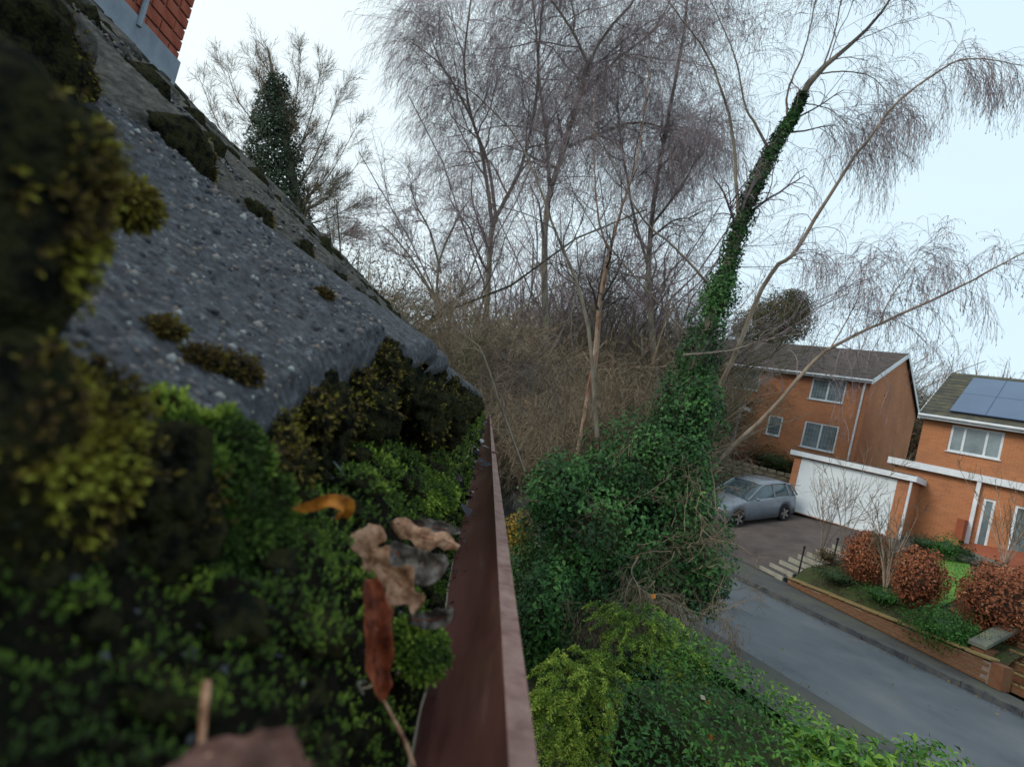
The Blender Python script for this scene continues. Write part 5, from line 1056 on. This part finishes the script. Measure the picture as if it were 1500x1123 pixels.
# ---- mid-distance thicket: shrubs, small trees (a wood that reads as one mass)
def shrubs(name, label, spots, H0, m, leaf=None, dens=5, rad=.02, kind='stuff', lsz=.1, lden=500):
    tws = Twigs(); LP = []
    st, hh = [], []
    for (p, h) in spots:
        for _ in range(dens): st.append(p + rng.normal(size=3) * [.5, .5, 0]); hh.append(h * rng.uniform(.6, 1.15))
        if leaf: q, _d = blob_pts(p + [0, 0, h * .45], (h * .42, h * .42, h * .48), lden, .5, shell=.6, seed=p[0]); LP.append(q)
    st = np.array(st); hh = np.array(hh)[:, None]; n = len(st); dr_ = np.concatenate([rng.normal(size=(n, 2)) * .32, np.ones((n, 1))], 1) * hh; bend = rng.normal(size=(n, 3)) * [.25, .25, 0] * hh
    P = np.stack([st + dr_ * t + bend * t * t for t in np.linspace(0, 1, 8)], 1) + rng.normal(size=(n, 8, 3)) * .02 * hh[:, None]; R0 = hh * np.linspace(rad, rad * .25, 8)[None] * .5; tws.add(P, R0)
    a1, b1 = grow(P, R0, 6, 1, ang=38, grav=.1, n=6, wig=.15, t0=.15, rmin=.009); 
    sc_ = np.repeat(hh[:, 0], 6)[:, None, None] * .42; a1 = a1[:, :1] + (a1 - a1[:, :1]) * sc_; tws.add(a1, b1)
    a2, b2 = grow(a1, b1, 6, 1, ang=42, grav=-.05, n=5, wig=.2, t0=.15, rmin=.0065); sc2 = np.repeat(sc_[:, 0, 0], 6)[:, None, None] * .55; a2 = a2[:, :1] + (a2 - a2[:, :1]) * sc2; tws.add(a2, b2)
    a3, b3 = grow(a2, b2, 4, .42, ang=42, grav=-.1, n=3, wig=.2, t0=.2, rmin=.005); tws.add(a3, b3)
    if kind == 'stuff' and not leaf: o = tws.build(name, M[m]); return tag(o, label, 'thicket', kind='stuff')
    t = thing(name, label, 'thicket', spots[0][0]); tws.build('stems', M[m], t, 'stuff')
    if leaf:
        LP = np.concatenate(LP); V, T, tt_ = leaf_cloud(LP, rng.normal(size=LP.shape) + [0, -.6, .5], lsz, np.clip(.5 + 1.5 * fbm(LP * .9, 3) + rng.normal(size=len(LP)) * .12, 0, 1)); o = mesh_np('foliage', V, T, M[leaf], tint=tt_); own(o, t); o['kind'] = 'stuff'
    return t
def gnd(px, d): p = at(px, 600, d); p[2] = max(0, float(Hn(p[0], p[1])) - .1); u = p[:2] @ QT; return p
def spots(n, x0, x1, d0, d1, h0, h1, avoid=True):
    out = []
    while len(out) < n:
        x = rng.uniform(x0, x1); d = rng.uniform(d0, d1); v = ray(x, 600); p = CAM + v * d; q = p[:2] @ QN
        if avoid and 7.5 < q < 15.2: continue
        p[2] = max(0, float(Hn(p[0], p[1])) - .1); out.append((p, rng.uniform(h0, h1)))
    return out
shrubs('bramble_thicket', 'grey brown leafless undergrowth filling the middle distance beyond the road', spots(120, 690, 925, 16, 27, 2.2, 5.4), 0, 'twigbrown', rad=.012)
shrubs('undergrowth', 'olive brown leafless scrub beyond the roof end', spots(110, 470, 800, 15, 27, 1.8, 4.4), 0, 'twigolive', rad=.012)
shrubs('russet_scrub', 'russet brown scrub with dead leaves in the middle distance', spots(56, 500, 1010, 24, 36, 4.5, 8.5), 0, 'twigbrown', leaf='scrubr', lsz=.10, lden=1000)
shrubs('olive_scrub', 'olive green scrub below the weeping birches', spots(60, 470, 1010, 24, 40, 5, 10), 0, 'twigolive', leaf='scrub', lsz=.12, lden=1500)
shrubs('yellow_scrub', 'yellow leaved scrub glowing among the bare stems at centre', spots(12, 700, 850, 17, 22, 2.0, 4.0), 0, 'twigolive', leaf='yellow', lsz=.06, lden=420)
shrubs('evergreen_scrub', 'dark evergreen bushes under the birches', spots(22, 500, 1000, 30, 42, 5, 8.5), 0, 'twigolive', leaf='ever', lsz=.16, lden=2200)
shrubs('bare_wood', 'mass of bare grey trees behind the weeping birches', spots(64, 590, 950, 28, 44, 8.5, 15), 0, 'twig', dens=5, rad=.013)
shrubs('bare_wood', 'bare pale trees rising behind the roof end and olive scrub', spots(26, 470, 700, 22, 32, 3.5, 5.6), 0, 'twigbrown', dens=4, rad=.011)
# ---- treeline behind the houses
shrubs('evergreen_scrub', 'dark green evergreen belt behind the solar panel house', spots(26, 1250, 1640, 44, 56, 5.5, 8.0, False), 0, 'twigolive', leaf='ever', lsz=.2, lden=2200)
shrubs('russet_scrub', 'russet winter hedge tops on the skyline behind the brick house', spots(22, 1060, 1560, 42, 52, 5.5, 7.8, False), 0, 'twigbrown', leaf='scrubr', lsz=.2, lden=1800)
shrubs('olive_scrub', 'olive brown bushes rising directly behind the brick house roof', spots(14, 1180, 1340, 44, 50, 8.0, 9.6, False), 0, 'twigbrown', leaf='scrub', lsz=.18, lden=2600)
for j, (px, py, dd, h, lb) in enumerate(((1385, 560, 50, 10.5, 'bare upright tree with dark ivy at its foot right of the gable'), (1440, 560, 52, 11.5, 'tallest bare upright tree on the skyline above the solar panels'), (1480, 560, 50, 11.5, 'bare many stemmed tree above the far right of the solar panels'), (1535, 560, 52, 12.0, 'bare tree cut by the right edge of the picture'), (1330, 540, 54, 9.5, 'small bare tree behind the gable peak'))):
    b = at(px, py, dd); b[2] = float(Hn(b[0], b[1])) - .3; bl = []
    for _ in range(9):
        a2 = rng.normal(size=2) * .22; top = b + np.array([a2[0] * h, a2[1] * h, h * rng.uniform(.75, 1.05)]); mid_ = (b + top) / 2 + [a2[0] * h * -.12, 0, 0]; bl.append((interp_path([b, mid_, top], 12), np.linspace(.10, .02, 12)))
    tree('bare_tree', lb, b, bl, [dict(k=8, ln=2.6, ang=22, grav=.5, n=6, wig=.07, rmin=.014, t0=.25), dict(k=5, ln=1.2, ang=25, grav=.4, n=5, wig=.09, rmin=.010)], twig='twig')
# round tree left of the brick house roof
rt = tree('round_tree', 'round topped brownish tree standing behind the left end of the brick house', at(1140, 600, 42), [limb([(1125, 610), (1135, 520), (1150, 440)], 42, .25, .08)], [dict(k=12, ln=2.2, ang=50, n=6, rmin=.02), dict(k=6, ln=1.2, ang=45, n=5, rmin=.012)], twig='twigbrown')
ivy([(1145, 465, 42, 42, 42, 2.6), (1110, 480, 42, 36, 38, 2), (1165, 450, 42, 20, 28, 1)], 2600, .17, 'scrub', 'foliage', rt)
ivy([(1165, 462, 41.8, 24, 40, 1)], 900, .17, 'ever', 'green_foliage', rt)

# ---- bottom right hedge and golden conifer
hd_ = thing('hedge', 'thick glossy green hedge between the gutter and the near pavement', 'hedge', QU(3.6, 1.5, 0))
def hedge_top(q, u): return 1.28 + .22 * fbm(np.stack([q * 1.1, u * 1.1, q * 0], -1), 3) - .5 * sstep(4.7, 5.35, q) - .25 * sstep(2.6, 1.8, q)
n_ = 34000; q = rng.uniform(1.5, 5.35, n_); u = rng.uniform(-2.2, 5.1, n_); lim = 4.75 + .3 * fbm(np.stack([u * 1.5, u * 0, u * 0], -1), 2); 
z = hedge_top(q, u) - np.abs(rng.normal(size=n_)) * .07; k_ = q > lim; z[k_] = rng.uniform(.1, 1.15, k_.sum()); q[k_] = lim[k_] + rng.uniform(0, .4, k_.sum()) * 1.0
bq = np.array([onz(x_, y_, 1.28) for x_, y_ in ((880, 1160), (878, 1123), (905, 1010), (955, 955), (990, 945))]); hx = QN[0] * q + QT[0] * u; hy = QN[1] * q + QT[1] * u; kp = hx > np.interp(hy, bq[:, 1], bq[:, 0]) + rng.normal(size=n_) * .05; q, u, z, lim = q[kp], u[kp], z[kp], lim[kp]; n_ = len(q)
P = QN[0] * q + QT[0] * u, QN[1] * q + QT[1] * u; P = np.stack([P[0], P[1], z], -1)
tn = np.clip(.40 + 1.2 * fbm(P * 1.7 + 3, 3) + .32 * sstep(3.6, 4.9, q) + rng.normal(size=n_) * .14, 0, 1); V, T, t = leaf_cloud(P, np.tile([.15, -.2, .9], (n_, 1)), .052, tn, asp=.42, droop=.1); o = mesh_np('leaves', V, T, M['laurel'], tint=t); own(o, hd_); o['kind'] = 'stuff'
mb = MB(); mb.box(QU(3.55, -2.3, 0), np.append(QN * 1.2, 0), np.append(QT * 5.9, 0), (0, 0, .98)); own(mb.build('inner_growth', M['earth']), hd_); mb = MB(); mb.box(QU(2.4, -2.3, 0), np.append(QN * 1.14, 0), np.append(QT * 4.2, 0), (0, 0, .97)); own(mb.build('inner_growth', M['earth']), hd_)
sb = thing('laurel_shrub', 'lighter long leaved laurel shoots at the bottom right of the hedge', 'shrub', at(1250, 1110, 3.6))
p, dn = blob_pts(at(1240, 1130, 3.7), (.34, .34, .22), 900, .5, shell=.5); V, T, t = leaf_cloud(p, dn * .5 + [0, -.3, .6], .085, None, asp=.38, droop=.5); own(mesh_np('leaves', V, T, M['laurel'], tint=np.clip(t * .5 + .45, 0, 1)), sb)
p2, dn = blob_pts(at(1370, 1125, 4.2), (.30, .3, .16), 420, .5, shell=.5); V, T, t = leaf_cloud(p2, dn * .5 + [0, -.3, .6], .07, None, asp=.4, droop=.4); own(mesh_np('side_leaves', V, T, M['laurel'], tint=np.clip(t * .5 + .4, 0, 1)), sb)
gc = thing('golden_conifer', 'feathery yellow green conifer close beyond the gutter rim', 'conifer', at(850, 1080, 4.4))
PP, tt_ = [], []
for (x, y, d, rx, ry, k) in ((845, 1020, 4.6, 62, 70, 80), (800, 1080, 4.3, 45, 80, 62), (930, 935, 5.4, 70, 55, 75), (900, 985, 5.0, 50, 40, 40), (985, 975, 5.4, 60, 45, 44), (850, 1100, 4.3, 40, 40, 36)):
    for _ in range(k):
        d_ = rng.normal(size=3); d_ /= np.linalg.norm(d_); d_[2] = abs(d_[2]) * .8 + .15; c = at(x, y, d) + d_ * np.array([rx, rx, ry]) * d / F * rng.uniform(.3, 1.05)
        ax = d_ * [1, 1, .2] + rng.normal(size=3) * .3; ax /= np.linalg.norm(ax); L_ = rng.uniform(.12, .22); s = rng.uniform(0, 1, 110); sd_ = np.cross(ax, [0, 0, 1.]); sd_ /= np.linalg.norm(sd_) + 1e-9
        w = rng.uniform(-1, 1, 110) * (1 - s) * .055; P = c + ax * (s * L_)[:, None] + sd_ * w[:, None] + np.array([0, 0, -1.]) * (s ** 2 * L_ * .75 + np.abs(w) * .3)[:, None] + rng.normal(size=(110, 3)) * .004; PP.append(P); tt_.append(np.clip(.25 + .55 * s + rng.normal(size=110) * .12 + (.1 if x < 870 else -.15) + rng.normal() * .1, 0, 1))
P = np.concatenate(PP); V, T, t = leaf_cloud(P, rng.normal(size=P.shape) * .4 + [0, -.3, .8], .026, np.concatenate(tt_), asp=.42, droop=1.0); o = mesh_np('foliage', V, T, M['gold'], tint=t); own(o, gc); o['kind'] = 'stuff'
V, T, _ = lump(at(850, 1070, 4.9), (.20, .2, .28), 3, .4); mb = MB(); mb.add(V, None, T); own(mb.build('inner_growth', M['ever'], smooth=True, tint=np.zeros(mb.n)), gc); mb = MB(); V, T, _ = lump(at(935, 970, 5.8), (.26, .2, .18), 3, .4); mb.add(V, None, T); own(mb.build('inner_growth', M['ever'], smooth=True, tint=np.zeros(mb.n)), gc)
yb_ = thing('yellow_shrub', 'small yellow leaved shrub just past the gutter rim beside the road', 'shrub', at(760, 775, 9)); p, dn = blob_pts(at(762, 780, 9.0), (.30, .3, .35), 1500, .5, shell=.6); V, T, t = leaf_cloud(p, dn, .05, None); own(mesh_np('leaves', V, T, M['yellow'], tint=t), yb_); p, dn = blob_pts(at(775, 850, 8.0), (.4, .35, .6), 3500, .5, shell=.6); V, T, t = leaf_cloud(p, dn, .055, None); own(mesh_np('low_leaves', V, T, M['ivy'], tint=t), yb_)
for (x, y, d, lb) in ((1027, 1024, 4.3, 'pale fallen leaf caught on top of the hedge'), (1042, 1032, 4.3, 'orange brown fallen leaf on top of the hedge'), (1041, 1088, 3.9, 'orange leaf lower on the hedge near the bottom edge'), (938, 815, 7.0, 'orange brown leaf caught in the ivy'), (955, 877, 6.2, 'small rust coloured leaf hanging below the ivy')):
    q = at(x, y, d - .12); V, T, t = leaf_cloud(q[None], np.array([[0, -.7, .7]]), .06, None, asp=.8); tag(mesh_np('fallen_leaf', V, T, M['leafO'] if 'pale' not in lb else M['straw']), lb, 'leaf')

# ---- front garden of the houses
def dome(px, py, rx, ry, lb, m='beech', n=5200, name='beech_bush', sz=.075):
    b = hit(px, py + ry * .9, Hg); d = (RR.T @ (b - CAM))[2] * -1; r = np.array([rx, rx, ry]) * d / F; c = b + [0, 0, r[2] * .9]
    t = thing(name, lb, 'bush', b); bz = m in ('beech',); n = n if bz else int(n * 1.5); P, dn = blob_pts(c, r * 1.03, n, .36 if bz else .75, shell=.38 if bz else .6, freq=1.6, seed=px); P[:, 2] = np.maximum(P[:, 2], b[2])
    V, T, tt_ = leaf_cloud(P, dn + [0, 0, -.3], sz, np.clip(.45 + fbm(P * 3, 3) + rng.normal(size=n) * .17, 0, 1), asp=.5, droop=.9); o = mesh_np('leaves', V, T, M[m], tint=tt_); own(o, t); o['kind'] = 'stuff'
    V, T, _ = lump(c, r * (.74 if bz else .5), 3, .2); mb = MB(); mb.add(V, None, T); own(mb.build('inner_growth', M['scrubr'] if m == 'beech' else M['green'], smooth=True, tint=np.zeros(mb.n)), t); return t
dome(1262, 818, 31, 40, 'clipped copper brown beech bush nearest the garage door')
dome(1337, 847, 32, 46, 'clipped copper brown beech bush in the middle of the row')
dome(1457, 882, 53, 56, 'largest clipped copper brown beech bush at the right edge', n=8000)
for (x, y, rx, ry, lb, m, n, nm) in ((1378, 922, 52, 30, 'low leafy green shrub spilling over the brown wall', 'green', 3200, 'green_shrub'), (1290, 872, 34, 14, 'small grey green plant below the middle beech bush', 'green', 700, 'green_shrub'), (1383, 803, 22, 20, 'bright green fern below the extension wall', 'green', 900, 'fern'), (1412, 812, 14, 14, 'small dark shrub beside the grey rock', 'ever', 500, 'green_shrub'), (1352, 795, 26, 14, 'straggly grey green shrub at the garage wall', 'ever', 700, 'green_shrub'), (1225, 845, 34, 12, 'ground cover plant behind the garden wall', 'ever', 700, 'green_shrub'), (1415, 775, 12, 18, 'pale yellow green shrub beside the glazed door', 'yellow', 500, 'green_shrub'), (1210, 815, 18, 12, 'dry brown plant beside the garden steps', 'scrubr', 500, 'dry_plant')):
    dome(x, y, rx, ry, lb, m, n, nm, .06)
rk = thing('garden_rock', 'rounded grey rock beside the lawn', 'rock', hit(1418, 822, Hg)); V, T, _ = lump(hit(1418, 824, Hg) + [0, 0, .12], (.42, .3, .22), 4, .4, 1.4); mb = MB(); mb.add(V, None, T); own(mb.build('rock_body', M['stone'], smooth=True), rk)
rk = thing('garden_rock', 'flatter grey rock right of the rounded one', 'rock', hit(1450, 826, Hg)); V, T, _ = lump(hit(1447, 828, Hg) + [0, 0, .08], (.38, .26, .16), 4, .4, 1.4); mb = MB(); mb.add(V, None, T); own(mb.build('rock_body', M['stone'], smooth=True), rk)
# terracotta low wall beside the extension
q0 = hit(1405, 790, Hg); mb = MB(); mb.box(q0, UR * .22, -GD * 1.2, (0, 0, .75)); mb.box(q0 + UR * .22, UR * 4.0, -GD * .2, (0, 0, .45)); t = tag(mb.build('terrace_wall', M['patio']), 'low terracotta rendered wall at the foot of the extension', 'wall')
n_ = 1500; a_ = rng.uniform(0, 1, n_); b_ = rng.uniform(0, 1, n_); G0 = (lw[0][None] * (1 - a_)[:, None] + lw[1][None] * a_[:, None]) * (1 - b_)[:, None] + (lw[3][None] * (1 - a_)[:, None] + lw[2][None] * a_[:, None]) * b_[:, None]
P = np.concatenate([G0, (Hg(G0[:, 0], G0[:, 1]) + .03)[:, None]], 1); V, T, t = leaf_cloud(P, rng.normal(size=(n_, 3)), .05, None, asp=.25); tag(mesh_np('grass', V, T, M['green'], tint=np.clip(t * .4 + .6, 0, 1)), 'short grass on the bright lawn', 'grass', kind='stuff')
n_ = 5200; qq = rng.uniform(.3, 7, n_); uu_ = rng.uniform(4.6, 10.4, n_); G0 = np.stack([QN[0] * (backline(uu_) + qq) + QT[0] * uu_, QN[1] * (backline(uu_) + qq) + QT[1] * uu_], -1); P = np.concatenate([G0, (Hg(G0[:, 0], G0[:, 1]) + .02)[:, None]], 1); kp = fbm(P * .9, 3) > -.06; P = P[kp]
V, T, t = leaf_cloud(P, rng.normal(size=P.shape) + [0, 0, .5], .075, None, asp=.4); tag(mesh_np('ground_cover', V, T, M['scrub'], tint=t), 'patchy low ground cover in the front garden bed', 'ground cover', kind='stuff')
def vase(px, py, top, lb, m='twigbrown', spread=.5, nst=7, r=.014, bark='twigbrown'):
    b = hit(px, py, Hg); d = -(RR.T @ (b - CAM))[2]; h = (py - top) * d / F; bl = []
    for _ in range(nst):
        a = rng.normal(size=2) * spread * .45; bl.append((interp_path([b, b + [a[0] * h * .3, a[1] * h * .3, h * .4], b + [a[0] * h, a[1] * h, h * rng.uniform(.75, 1)]], 10), np.linspace(r, r * .35, 10)))
    return tree('bare_shrub', lb, b, bl, [dict(k=5, ln=h * .4, ang=32, grav=.3, n=6, wig=.12, rmin=.006, t0=.3), dict(k=4, ln=h * .2, ang=35, grav=.2, n=5, wig=.12, rmin=.0045)], bark='birchbark' if bark == 'p' else 'bark', twig=m, cat='shrub', sides=5)
vase(1203, 812, 690, 'bare branching shrub in front of the white garage door', spread=.8)
vase(1232, 815, 660, 'tall thin bare shrub beside the first beech bush', spread=.5, nst=5)
vase(1295, 872, 745, 'multi stemmed pale bare shrub between two beech bushes', 'twigolive', .55, 10, .022, 'p')
vase(1470, 832, 700, 'pale bare shrub on the patio at the right edge', 'twigolive', .7, 9, .02, 'p')
vase(1085, 690, 585, 'bare russet stems behind the parked car', 'twigbrown', .5, 7, .012)
dome(1088, 676, 16, 12, 'bright red leaved shrub behind the parked car', 'redleaf', 500, 'red_shrub', .10)
dome(1128, 676, 44, 22, 'brown green hedge between the car and the stone wall', 'scrub', 3000, 'low_hedge', .09)
dome(1062, 690, 34, 24, 'olive bush at the left end of the driveway', 'scrub', 1800, 'olive_bush', .09)
